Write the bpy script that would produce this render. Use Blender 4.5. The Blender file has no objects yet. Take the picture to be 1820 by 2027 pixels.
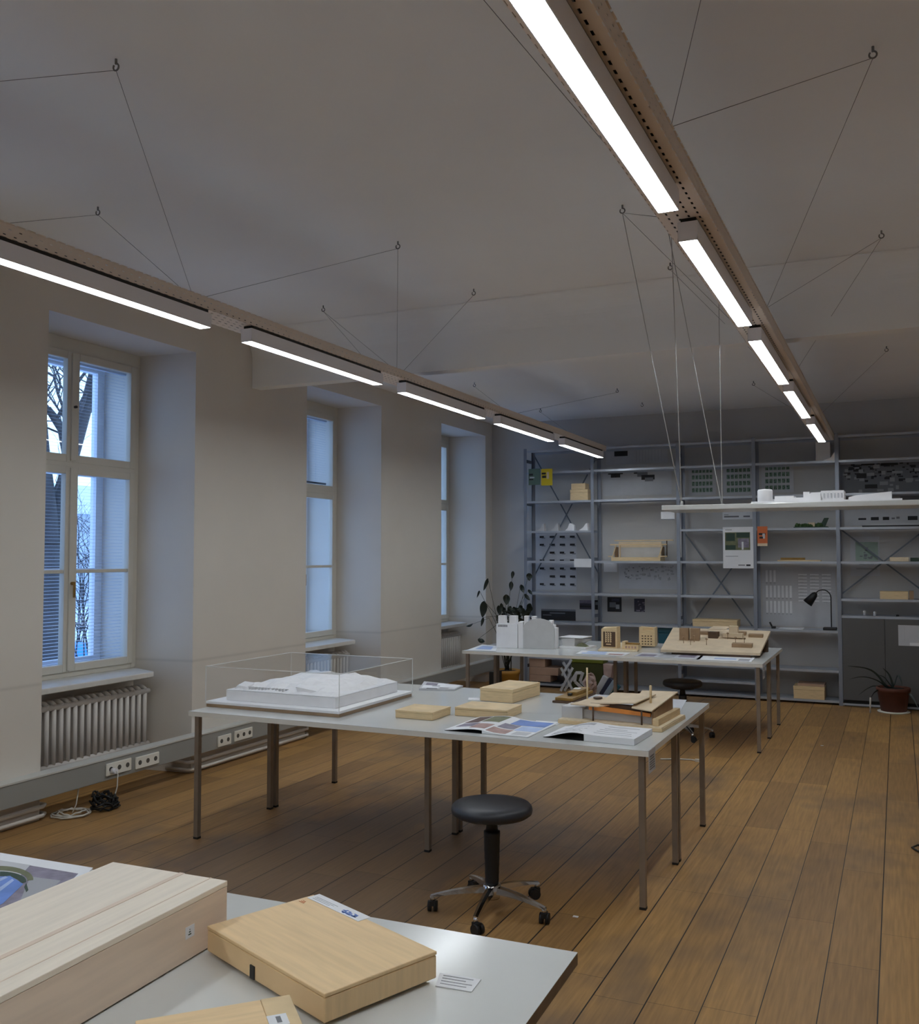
import bpy, bmesh, math, random
from mathutils import Vector, Matrix
random.seed(7)
SC = bpy.context.scene
COL = SC.collection
PI = math.pi

# ------------------------------------------------------------------ camera
F, YAW, PITCH, ROLL, EYE = 1871.67, 0.433569, 0.045633, -0.000718, 1.65
cy_, sy_, cp_, sp_ = math.cos(YAW), math.sin(YAW), math.cos(PITCH), math.sin(PITCH)
fwd = Vector((-sy_*cp_, cy_*cp_, sp_)); rgt = Vector((cy_, sy_, 0)); up = rgt.cross(fwd)
c_, s_ = math.cos(ROLL), math.sin(ROLL)
rgt, up = c_*rgt + s_*up, -s_*rgt + c_*up
CAM = Vector((0, 0, EYE))
cam_d = bpy.data.cameras.new('camera'); cam = bpy.data.objects.new('camera', cam_d); COL.objects.link(cam)
cam_d.sensor_fit = 'AUTO'; cam_d.sensor_width = 36.0; cam_d.lens = F/2027*36.0
cam_d.clip_start = 0.05; cam_d.clip_end = 300
cam.matrix_world = Matrix(((rgt.x, up.x, -fwd.x, 0), (rgt.y, up.y, -fwd.y, 0), (rgt.z, up.z, -fwd.z, EYE), (0, 0, 0, 1)))
SC.camera = cam

# survey helpers: a sight line of the photograph met with a known plane of the room
def ray(x, y):
    return rgt*((x-910)/F) + up*(-(y-1013.5)/F) + fwd
def on(ax, val, x, y):
    d = ray(x, y); return CAM + d*((val-CAM[ax])/d[ax])
def gx(v, x, y): return on(0, v, x, y)
def gy(v, x, y): return on(1, v, x, y)
def gz(v, x, y): return on(2, v, x, y)
def hz(P, y):
    """height above (P.x, P.y) that a sight line at image row y reaches"""
    lo, hi = -1.0, 5.0
    for _ in range(50):
        m = (lo+hi)/2; v = Vector((P[0], P[1], m)) - CAM
        if 1013.5 - F*v.dot(up)/v.dot(fwd) > y: lo = m
        else: hi = m
    return (lo+hi)/2

# ------------------------------------------------------------------ materials
def S(r, g, b):
    f = lambda c: (c/255/12.92) if c/255 <= .04045 else ((c/255+.055)/1.055)**2.4
    return (f(r), f(g), f(b), 1)
MATS = {}
def mat(name, col, rough=.5, metal=0., var=0., scale=6., stretch=(1, 1, 1), bump=0., spec=.5, emit=None, col2=None, coat=0.):
    m = bpy.data.materials.new(name); m.use_nodes = True; MATS[name] = m
    nt = m.node_tree; b = nt.nodes['Principled BSDF']
    b.inputs['Base Color'].default_value = col; b.inputs['Roughness'].default_value = rough
    b.inputs['Metallic'].default_value = metal; b.inputs['Specular IOR Level'].default_value = spec
    b.inputs['Coat Weight'].default_value = coat
    if emit:
        b.inputs['Emission Color'].default_value = emit[0]; b.inputs['Emission Strength'].default_value = emit[1]
    if var or bump or col2:
        tc = nt.nodes.new('ShaderNodeTexCoord'); mp = nt.nodes.new('ShaderNodeMapping')
        mp.inputs['Scale'].default_value = stretch
        nz = nt.nodes.new('ShaderNodeTexNoise'); nz.inputs['Scale'].default_value = scale; nz.inputs['Detail'].default_value = 5
        nt.links.new(tc.outputs['Object'], mp.inputs['Vector']); nt.links.new(mp.outputs['Vector'], nz.inputs['Vector'])
        if var or col2:
            rp = nt.nodes.new('ShaderNodeValToRGB')
            c2 = col2 or tuple(max(0, min(1, c*(1-var))) for c in col[:3])+(1,)
            c1 = col if col2 else tuple(min(1, c*(1+var*.6)) for c in col[:3])+(1,)
            rp.color_ramp.elements[0].position = .32; rp.color_ramp.elements[0].color = c2
            rp.color_ramp.elements[1].position = .68; rp.color_ramp.elements[1].color = c1
            nt.links.new(nz.outputs['Fac'], rp.inputs['Fac']); nt.links.new(rp.outputs['Color'], b.inputs['Base Color'])
        if bump:
            bp = nt.nodes.new('ShaderNodeBump'); bp.inputs['Strength'].default_value = bump; bp.inputs['Distance'].default_value = .01
            nt.links.new(nz.outputs['Fac'], bp.inputs['Height']); nt.links.new(bp.outputs['Normal'], b.inputs['Normal'])
    return m

PLASTER = mat('plaster', S(232, 228, 221), .85, var=.05, scale=1.3, bump=.04)
CEIL = mat('ceiling_paint', S(240, 240, 239), .9, var=.03, scale=1.0)
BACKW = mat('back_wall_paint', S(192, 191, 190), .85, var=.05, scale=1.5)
FRAME = mat('window_paint', S(214, 209, 196), .45, var=.04, scale=3)
SILL = mat('sill_paint', S(216, 214, 208), .4, var=.08, scale=9)
RADI = mat('radiator_enamel', S(216, 211, 205), .4, var=.03)
PIPE = mat('pipe_enamel', S(214, 207, 198), .4, var=.05)
TRUNK = mat('trunking_grey', S(150, 151, 147), .45, var=.04, scale=2)
TRUNKLIP = mat('trunking_lip', S(205, 205, 200), .4)
SOCK = mat('socket_white', S(230, 228, 218), .35)
BLACKP = mat('black_plastic', S(24, 24, 26), .45)
OUTLET = mat('socket_recess', S(84, 82, 78), .5)
DARKHOLE = mat('dark_recess', S(38, 37, 36), .6)
TRAYM = mat('tray_beige', S(224, 212, 200), .5, metal=.25, var=.06, scale=9)
LUMH = mat('luminaire_alu', S(236, 236, 242), .4, metal=0)
DIFF = mat('luminaire_diffuser', (1, 1, 1, 1), .5, emit=((.89, .955, 1, 1), 16))
WIRE = mat('wire_steel', S(120, 120, 120), .5, metal=.1)
CABW = mat('shelf_cable', S(185, 183, 180), .45, metal=.3)
TABTOP = mat('laminate_white', S(213, 215, 213), .15, var=.03, scale=2.5)
TABEDGE = mat('laminate_edge', S(228, 226, 218), .5)
T1EDGE = mat('board_edge_brown', S(140, 126, 112), .6, var=.15, scale=20)
LEGM = mat('steel_leg', S(144, 132, 120), .38, metal=.4, var=.12, scale=12)
WOODL = mat('birch_ply', S(236, 204, 156), .5, var=.09, scale=5, stretch=(1, 14, 1))
WOODLX = mat('birch_ply_pale', S(232, 214, 182), .5, var=.08, scale=4, stretch=(14, 1, 14))
WOODE = mat('ply_edge', S(226, 200, 156), .55, var=.12, scale=12, stretch=(1, 1, 14))
WOODC = mat('crate_wood_top', S(240, 229, 212), .5, var=.07, scale=3.5, stretch=(16, 1, 3))
WOODCS = mat('crate_wood_side', S(230, 210, 190), .5, var=.09, scale=3.5, stretch=(3, 1, 12))
CARDW = mat('model_cardboard', S(222, 202, 172), .7, var=.08, scale=10)
CARDD = mat('model_dark_timber', S(88, 66, 48), .6, var=.2, scale=14)
CARDM = mat('model_brown', S(160, 132, 102), .65, var=.12, scale=14)
BRASS = mat('model_gold_brown', S(150, 116, 54), .5, var=.25, scale=18)
ORANGE = mat('model_orange_fascia', S(224, 142, 66), .6, var=.15, scale=14)
FOAM = mat('model_white_foam', S(243, 243, 245), .7, var=.03, scale=12)
GREYB = mat('model_grey_board', S(200, 200, 200), .7, var=.05, scale=9)
PAPER = mat('paper_white', S(232, 234, 238), .7, var=.03, scale=8)
PAPERG = mat('paper_grey', S(196, 198, 203), .75, var=.05, scale=7)
SHELF = mat('shelf_galvanised', S(178, 185, 196), .38, metal=.35, var=.08, scale=5)
POSTM = mat('shelf_upright_steel', S(140, 147, 160), .42, metal=.4, var=.06, scale=4)
BRACEM = mat('brace_steel', S(104, 111, 122), .45, metal=.3)
SHELFD = mat('shelf_edge_dark', S(64, 70, 80), .45, metal=.4)
CABIN = mat('cabinet_grey', S(92, 92, 92), .5, var=.04, scale=3)
CHROME = mat('chrome', S(208, 208, 210), .12, metal=1., var=.04)
VINYL = mat('black_vinyl', S(44, 47, 54), .42, var=.08, scale=60, bump=.03)
RUBBER = mat('black_rubber', S(22, 22, 23), .55)
CABLEW = mat('cable_white', S(205, 200, 190), .5)
LEAF = mat('leaf_dark', S(36, 48, 44), .4, var=.3, scale=20)
STEM = mat('plant_stem', S(52, 54, 44), .6)
TERRA = mat('terracotta_dark', S(96, 52, 38), .7, var=.2, scale=12)
SOIL = mat('soil', S(40, 32, 26), .9, var=.3, scale=40)
INK = mat('print_black', S(34, 34, 38), .6)
INKG = mat('print_grey', S(120, 122, 128), .65)
INKLG = mat('print_light_grey', S(164, 166, 172), .65)
INKPG = mat('print_pale_green', S(158, 178, 166), .65, var=.1, scale=20)
INKGR = mat('print_green', S(112, 138, 122), .65, var=.2, scale=30)
INKN = mat('print_dark_violet', S(62, 60, 76), .6)
INKDG = mat('print_dark_green', S(48, 70, 58), .65)
INKB = mat('print_blue', S(104, 140, 214), .5, var=.2, scale=9)
INKSKY = mat('print_sky_blue', S(170, 192, 232), .5, var=.12, scale=12)
INKP = mat('print_purple_grey', S(136, 130, 148), .55, var=.3, scale=24)
INKR = mat('print_pink_brown', S(176, 142, 136), .55, var=.25, scale=22)
INKOL = mat('print_olive', S(112, 116, 86), .6, var=.3, scale=22)
INKBR = mat('print_brown', S(96, 74, 70), .6, var=.3, scale=20)
YEL = mat('poster_yellow', S(216, 192, 30), .6)
TEALP = mat('poster_grey_green', S(92, 116, 104), .6)
ORTAG = mat('tag_orange', S(206, 110, 62), .6)
TEAL = mat('teal_plastic', S(30, 88, 104), .45)
OLIVED = mat('olive_dark', S(58, 60, 18), .7)
OLIVE = mat('olive_green', S(98, 104, 20), .6)
GREENM = mat('model_green', S(66, 96, 52), .8, var=.4, scale=40)
PINKP = mat('crumpled_pink_paper', S(178, 154, 146), .7, var=.2, scale=14)
NAVY = mat('roll_navy', S(46, 50, 68), .5)
ICE = mat('roll_pale_blue', S(150, 168, 184), .5, var=.1)
YELP = mat('pot_ochre', S(172, 124, 44), .6, var=.15)
PINKB = mat('box_pinkish_wood', S(178, 146, 124), .6, var=.08, scale=8)
BLINDM = mat('blind_slat', S(196, 204, 220), .45, metal=.1)
OUTW = mat('outer_window_paint', S(226, 232, 240), .5)
SNOW = mat('snow', S(226, 232, 240), .8, var=.1, scale=.8)
BARK = mat('bark', S(58, 56, 58), .85, var=.3, scale=6, stretch=(1, 1, .3))
TARP = mat('tarpaulin_blue', S(50, 150, 245), .5)
FACADE = mat('facade_far', S(186, 196, 210), .8, var=.1, scale=.6)
TISSUE = mat('clear_sheet_white', S(226, 229, 236), .25, var=.04)

def glassy(name, refl=.10, tint=(1, 1, 1, 1), rough=.02):
    m = bpy.data.materials.new(name); m.use_nodes = True; nt = m.node_tree
    for n in list(nt.nodes): nt.nodes.remove(n)
    o = nt.nodes.new('ShaderNodeOutputMaterial'); mx = nt.nodes.new('ShaderNodeMixShader')
    t = nt.nodes.new('ShaderNodeBsdfTransparent'); g = nt.nodes.new('ShaderNodeBsdfGlossy')
    lw = nt.nodes.new('ShaderNodeLayerWeight'); lw.inputs['Blend'].default_value = .5
    pw = nt.nodes.new('ShaderNodeMath'); pw.operation = 'POWER'; pw.inputs[1].default_value = 4.0
    ad = nt.nodes.new('ShaderNodeMath'); ad.operation = 'MULTIPLY_ADD'; ad.inputs[1].default_value = .75; ad.inputs[2].default_value = refl*.35; ad.use_clamp = True
    t.inputs['Color'].default_value = tint; g.inputs['Roughness'].default_value = rough
    nt.links.new(lw.outputs['Facing'], pw.inputs[0]); nt.links.new(pw.outputs[0], ad.inputs[0])
    nt.links.new(ad.outputs[0], mx.inputs['Fac']); nt.links.new(t.outputs[0], mx.inputs[1]); nt.links.new(g.outputs[0], mx.inputs[2])
    nt.links.new(mx.outputs[0], o.inputs['Surface']); return m
GLASS = glassy('window_glass', .09)
ACRYL = glassy('acrylic_sheet', .075, (.97, .975, .98, 1))
ACRYE = mat('acrylic_edge', S(224, 226, 224), .3)

def floor_mat():
    m = bpy.data.materials.new('oak_planks'); m.use_nodes = True; nt = m.node_tree; N = nt.nodes; L = nt.links
    b = N['Principled BSDF']
    tc = N.new('ShaderNodeTexCoord'); sp = N.new('ShaderNodeSeparateXYZ'); L.new(tc.outputs['Object'], sp.inputs[0])
    def mth(op, a, b_=None, c=None):
        n = N.new('ShaderNodeMath'); n.operation = op
        for i, v in enumerate((a, b_, c)):
            if v is None: continue
            if isinstance(v, (int, float)): n.inputs[i].default_value = v
            else: L.new(v, n.inputs[i])
        return n.outputs[0]
    W = .1945
    u = mth('DIVIDE', mth('ADD', sp.outputs['X'], .098), W)
    col = mth('FLOOR', u); fu = mth('FRACT', u)
    wn = N.new('ShaderNodeTexWhiteNoise'); wn.noise_dimensions = '1D'; L.new(col, wn.inputs['W'])
    v = mth('DIVIDE', mth('ADD', sp.outputs['Y'], mth('MULTIPLY', wn.outputs['Value'], 5.0)), 1.25)
    row = mth('FLOOR', v); fv = mth('FRACT', v)
    cb = N.new('ShaderNodeCombineXYZ'); L.new(col, cb.inputs[0]); L.new(row, cb.inputs[1])
    w2 = N.new('ShaderNodeTexWhiteNoise'); w2.noise_dimensions = '3D'; L.new(cb.outputs[0], w2.inputs['Vector'])
    rp = N.new('ShaderNodeValToRGB'); e = rp.color_ramp.elements
    e[0].color = S(156, 119, 74); e[1].color = S(184, 142, 86); e.new(.5).color = S(171, 131, 80)
    L.new(w2.outputs['Value'], rp.inputs['Fac'])
    # grain
    mp = N.new('ShaderNodeMapping'); mp.inputs['Scale'].default_value = (34, 1.6, 1); L.new(tc.outputs['Object'], mp.inputs['Vector'])
    gn = N.new('ShaderNodeTexNoise'); gn.inputs['Scale'].default_value = 2.2; gn.inputs['Detail'].default_value = 6; L.new(mp.outputs[0], gn.inputs['Vector'])
    gm = N.new('ShaderNodeMapRange'); gm.inputs['From Min'].default_value = .3; gm.inputs['From Max'].default_value = .7; gm.inputs['To Min'].default_value = .78; gm.inputs['To Max'].default_value = 1.12
    L.new(gn.outputs['Fac'], gm.inputs['Value'])
    mx = N.new('ShaderNodeMixRGB'); mx.blend_type = 'MULTIPLY'; mx.inputs['Fac'].default_value = 1
    L.new(rp.outputs['Color'], mx.inputs['Color1']); L.new(gm.outputs[0], mx.inputs['Color2'])
    # worn grey traffic zones (blotches with their own shape, plus the worn lane by the window-side tables)
    wz = N.new('ShaderNodeTexNoise'); wz.inputs['Scale'].default_value = .75; wz.inputs['Detail'].default_value = 4; wz.inputs['Roughness'].default_value = .62
    mp2 = N.new('ShaderNodeMapping'); mp2.inputs['Scale'].default_value = (1.25, .8, 1); mp2.inputs['Location'].default_value = (3.1, 1.7, 0)
    L.new(tc.outputs['Object'], mp2.inputs['Vector']); L.new(mp2.outputs[0], wz.inputs['Vector'])
    lane = N.new('ShaderNodeMapRange'); lane.interpolation_type = 'SMOOTHSTEP'
    lane.inputs['From Min'].default_value = 1.35; lane.inputs['From Max'].default_value = .35
    L.new(mth('ABSOLUTE', mth('ADD', sp.outputs['X'], 2.75)), lane.inputs['Value'])
    laney = N.new('ShaderNodeMapRange'); laney.interpolation_type = 'SMOOTHSTEP'
    laney.inputs['From Min'].default_value = 6.6; laney.inputs['From Max'].default_value = 4.6
    L.new(sp.outputs['Y'], laney.inputs['Value'])
    tot = mth('ADD', mth('ADD', wz.outputs['Fac'], mth('MULTIPLY', mth('MULTIPLY', lane.outputs[0], laney.outputs[0]), .30)), mth('MULTIPLY', w2.outputs['Value'], .06))
    wr = N.new('ShaderNodeMapRange'); wr.inputs['From Min'].default_value = .55; wr.inputs['From Max'].default_value = .72
    L.new(tot, wr.inputs['Value'])
    m2 = N.new('ShaderNodeMixRGB'); L.new(mth('MULTIPLY', wr.outputs[0], .72), m2.inputs['Fac']); L.new(mx.outputs[0], m2.inputs['Color1']); m2.inputs['Color2'].default_value = S(94, 82, 74)
    # seams
    d = mth('MINIMUM', fu, mth('SUBTRACT', 1, fu))
    s1 = mth('LESS_THAN', d, mth('ADD', .008, mth('MULTIPLY', wn.outputs['Value'], .012)))
    d2 = mth('MINIMUM', fv, mth('SUBTRACT', 1, fv)); s2 = mth('MULTIPLY', mth('LESS_THAN', d2, .0012), .6)
    sm = mth('MAXIMUM', s1, s2)
    m3 = N.new('ShaderNodeMixRGB'); L.new(sm, m3.inputs['Fac']); L.new(m2.outputs[0], m3.inputs['Color1']); m3.inputs['Color2'].default_value = S(26, 21, 18)
    L.new(m3.outputs[0], b.inputs['Base Color']); b.inputs['Roughness'].default_value = .5; b.inputs['Specular IOR Level'].default_value = .35
    bp = N.new('ShaderNodeBump'); bp.inputs['Strength'].default_value = .25; bp.inputs['Distance'].default_value = .004
    L.new(mth('SUBTRACT', mth('MULTIPLY', gn.outputs['Fac'], .3), sm), bp.inputs['Height']); L.new(bp.outputs[0], b.inputs['Normal'])
    return m
OAK = floor_mat()

def perforated(name, base_cols, rough, metal, px, py, hx, hy, axu, axv, offs=.5):
    """sheet metal with staggered slots cut through it (procedural cut-outs)"""
    m = mat(name, base_cols, rough, metal=metal); nt = m.node_tree; N = nt.nodes; L = nt.links
    b = N['Principled BSDF']; out = N['Material Output']
    tc = N.new('ShaderNodeTexCoord'); sp = N.new('ShaderNodeSeparateXYZ'); L.new(tc.outputs['Object'], sp.inputs[0])
    def mth(op, a, b_=None):
        n = N.new('ShaderNodeMath'); n.operation = op
        for i, v in enumerate((a, b_)):
            if v is None: continue
            if isinstance(v, (int, float)): n.inputs[i].default_value = v
            else: L.new(v, n.inputs[i])
        return n.outputs[0]
    u = mth('DIVIDE', sp.outputs[axu], px); col = mth('FLOOR', u); fu = mth('ABSOLUTE', mth('SUBTRACT', mth('FRACT', u), .5))
    v = mth('ADD', mth('DIVIDE', sp.outputs[axv], py), mth('MULTIPLY', mth('MODULO', mth('ABSOLUTE', col), 2.0), offs)); fv = mth('ABSOLUTE', mth('SUBTRACT', mth('FRACT', v), .5))
    h = mth('MULTIPLY', mth('LESS_THAN', fu, hx/px/2), mth('LESS_THAN', fv, hy/py/2))
    t = N.new('ShaderNodeBsdfTransparent'); mx = N.new('ShaderNodeMixShader')
    L.new(h, mx.inputs[0]); L.new(b.outputs[0], mx.inputs[1]); L.new(t.outputs[0], mx.inputs[2]); L.new(mx.outputs[0], out.inputs['Surface'])
    return m
TRAYB = perforated('tray_perforated_base', S(240, 226, 212), .5, 0, .036, .05, .008, .024, 'X', 'Y')
TRAYS = perforated('tray_perforated_side', S(232, 220, 208), .5, 0, .024, .05, .005, .014, 'Z', 'Y')

# ------------------------------------------------------------------ mesh helpers
def BM(): return bmesh.new()
def hexa(bm, pts, mi=0):
    """8 points: bottom ring then top ring, counter-clockwise"""
    v = [bm.verts.new(p) for p in pts]
    for q in ((3, 2, 1, 0), (4, 5, 6, 7), (0, 1, 5, 4), (1, 2, 6, 5), (2, 3, 7, 6), (3, 0, 4, 7)):
        f = bm.faces.new([v[i] for i in q]); f.material_index = mi
def box(bm, x0, x1, y0, y1, z0, z1, mi=0, M=None):
    p = [(x0, y0, z0), (x1, y0, z0), (x1, y1, z0), (x0, y1, z0), (x0, y0, z1), (x1, y0, z1), (x1, y1, z1), (x0, y1, z1)]
    if M: p = [M @ Vector(q) for q in p]
    hexa(bm, p, mi)
def tube(bm, pts, r, seg=8, mi=0, r_end=None, cap=True):
    pts = [Vector(p) for p in pts]; n = len(pts); rings = []; last = None
    for i, p in enumerate(pts):
        d = (pts[min(i+1, n-1)] - pts[max(i-1, 0)])
        if d.length < 1e-9: d = Vector((0, 0, 1))
        d.normalize()
        a = last if last is not None else (Vector((0, 0, 1)) if abs(d.z) < .9 else Vector((1, 0, 0)))
        a = a - d*a.dot(d)
        if a.length < 1e-6: a = d.orthogonal()
        a.normalize(); last = a; b = d.cross(a)
        rr = r if r_end is None else r + (r_end-r)*i/max(1, n-1)
        rings.append([bm.verts.new(p + (a*math.cos(2*PI*k/seg) + b*math.sin(2*PI*k/seg))*rr) for k in range(seg)])
    for i in range(n-1):
        for k in range(seg):
            f = bm.faces.new((rings[i][k], rings[i][(k+1) % seg], rings[i+1][(k+1) % seg], rings[i+1][k])); f.material_index = mi; f.smooth = True
    if cap:
        f = bm.faces.new(rings[0][::-1]); f.material_index = mi
        f = bm.faces.new(rings[-1]); f.material_index = mi
def lathe(bm, prof, seg=24, c=(0, 0, 0), mi=0, smooth=True):
    rings = []
    for r, z in prof:
        if r < 1e-6: rings.append([bm.verts.new((c[0], c[1], c[2]+z))])
        else: rings.append([bm.verts.new((c[0]+r*math.cos(2*PI*k/seg), c[1]+r*math.sin(2*PI*k/seg), c[2]+z)) for k in range(seg)])
    for a, b in zip(rings, rings[1:]):
        for k in range(seg):
            q = [a[k % len(a)], a[(k+1) % len(a)], b[(k+1) % len(b)], b[k % len(b)]]
            u = []
            for w in q:
                if w not in u: u.append(w)
            if len(u) >= 3:
                f = bm.faces.new(u); f.material_index = mi; f.smooth = smooth
def prism(bm, poly, h0, h1, fn=lambda a, b, h: (a, b, h), mi=0):
    lo = [bm.verts.new(fn(a, b, h0)) for a, b in poly]; hi = [bm.verts.new(fn(a, b, h1)) for a, b in poly]; n = len(poly)
    f = bm.faces.new(lo[::-1]); f.material_index = mi
    f = bm.faces.new(hi); f.material_index = mi
    for i in range(n):
        f = bm.faces.new((lo[i], lo[(i+1) % n], hi[(i+1) % n], hi[i])); f.material_index = mi
def obj(name, bm, mats, parent=None, loc=None, bevel=0., rot=None, seg=2):
    bmesh.ops.recalc_face_normals(bm, faces=bm.faces[:])
    me = bpy.data.meshes.new(name); bm.to_mesh(me); bm.free()
    for m in (mats if isinstance(mats, (list, tuple)) else [mats]): me.materials.append(m)
    o = bpy.data.objects.new(name, me); COL.objects.link(o)
    if parent: o.parent = parent
    if loc is not None: o.location = loc
    if rot is not None: o.rotation_euler = rot
    if bevel:
        b = o.modifiers.new('bevel', 'BEVEL'); b.width = bevel; b.segments = seg; b.limit_method = 'ANGLE'
    return o
def tag(o, label, cat, group=None):
    o['label'] = label; o['category'] = cat
    if group: o['group'] = group
    return o
def thing(name, label, cat, loc=(0, 0, 0), rz=0., group=None):
    o = bpy.data.objects.new(name, None); COL.objects.link(o); o.empty_display_size = .1
    o.location = loc; o.rotation_euler = (0, 0, rz); return tag(o, label, cat, group)
def struct(name, bm, mats, parent=None, bevel=0., loc=None):
    o = obj(name, bm, mats, parent, bevel=bevel, loc=loc)
    if not parent: o['kind'] = 'structure'
    return o
def dup(root, loc, rz, label, group=None):
    r = root.copy(); COL.objects.link(r); r.location = loc; r.rotation_euler = (0, 0, rz); r['label'] = label
    if group: r['group'] = group
    for ch in list(root.children):
        c = ch.copy(); COL.objects.link(c); c.parent = r
        for g in list(ch.children):
            d = g.copy(); COL.objects.link(d); d.parent = c
    return r
def frame3(P0, P1, P2):
    """local frame from three base corners: near-left, near-right, far-right -> origin, rotation, width, depth"""
    a = (P1-P0); a.z = 0; d = (P2-P1); d.z = 0
    return P0, math.atan2(a.y, a.x), a.length, max(.02, d.dot(Vector((-a.y, a.x, 0)).normalized()))
def rotM(loc, rz): return Matrix.Translation(loc) @ Matrix.Rotation(rz, 4, 'Z')

# ================================================================== SETTING
XL, XR, YB, YF = -4.9, 3.4, 11.62, -4.6      # window wall, far right wall, shelf wall, wall behind the camera
WINS = [(1, 4.33, 5.73), (2, 7.25, 8.63), (3, 10.07, 11.40), (4, 1.44, 2.84)]  # last one is unseen, placed by the spacing, added for its blue light
bm = BM(); box(bm, XL-.6, XR, YF, YB, -.1, 0); struct('floor', bm, OAK)
bm = BM(); box(bm, XL-.1, XR+.1, YF-.1, 6.45, 3.5, 3.65); box(bm, XL-.1, XR+.1, 6.50, YB+.1, 3.4, 3.65); struct('ceiling', bm, CEIL)
bm = BM(); box(bm, XL+.002, XR-.002, 6.43, 6.55, 3.055, 3.499);
r_ = .22; arcp = [(6.4305-r_+r_*math.cos(k*PI/24), 3.4995-r_+r_*math.sin(k*PI/24)) for k in range(13)]
prism(bm, [(6.4305, 3.4995)] + arcp[::-1][1:], XL+.003, XR-.003, lambda u, v, h: (h, u, v))
struct('trim_1', bm, CEIL)
# plaster with a faint dado joint at sill height
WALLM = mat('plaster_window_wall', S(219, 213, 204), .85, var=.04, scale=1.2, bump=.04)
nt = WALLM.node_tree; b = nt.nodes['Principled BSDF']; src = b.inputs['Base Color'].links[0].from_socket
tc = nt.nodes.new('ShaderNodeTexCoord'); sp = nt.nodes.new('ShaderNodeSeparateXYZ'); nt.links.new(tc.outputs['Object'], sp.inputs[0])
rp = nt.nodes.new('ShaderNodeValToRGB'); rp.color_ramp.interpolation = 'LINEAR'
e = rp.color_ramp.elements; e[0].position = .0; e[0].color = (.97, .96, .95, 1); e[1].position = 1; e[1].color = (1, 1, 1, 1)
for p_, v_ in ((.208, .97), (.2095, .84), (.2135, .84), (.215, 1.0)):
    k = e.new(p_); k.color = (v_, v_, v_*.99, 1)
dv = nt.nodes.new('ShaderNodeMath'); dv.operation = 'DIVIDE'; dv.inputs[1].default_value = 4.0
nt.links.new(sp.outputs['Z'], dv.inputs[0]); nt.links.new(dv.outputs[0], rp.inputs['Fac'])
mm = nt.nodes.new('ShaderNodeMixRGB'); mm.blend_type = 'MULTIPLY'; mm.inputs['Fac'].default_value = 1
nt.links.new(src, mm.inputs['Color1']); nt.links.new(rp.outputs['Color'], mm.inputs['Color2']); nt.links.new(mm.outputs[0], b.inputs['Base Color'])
bm = BM()
ops = sorted((a, c) for _, a, c in WINS); prev = YF-.1
for a, c in ops + [(YB+.2, None)]:
    p0 = prev
    last = c is None; first = prev < YF
    prism(bm, [(XL, p0), (XL, a), (-5.42, a+(0 if last else .03)), (-5.85, a+(0 if last else .03)), (-5.85, p0-(0 if first else .07)), (-5.42, p0-(0 if first else .07))][::-1], 0, 3.22)
    prev = c
box(bm, -5.85, XL, YF-.1, YB+.2, 3.22, 3.64)
for a, c in ops: box(bm, -5.85, -5.42, a, c, -.1, .76)
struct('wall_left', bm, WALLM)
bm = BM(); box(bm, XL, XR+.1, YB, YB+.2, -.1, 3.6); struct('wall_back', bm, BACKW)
bm = BM(); box(bm, XR, XR+.1, YF, YB, -.1, 3.6); struct('wall_right', bm, PLASTER)
bm = BM(); box(bm, XL, XR+.1, YF-.1, YF, -.1, 3.6); struct('wall_front', bm, PLASTER)

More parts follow.
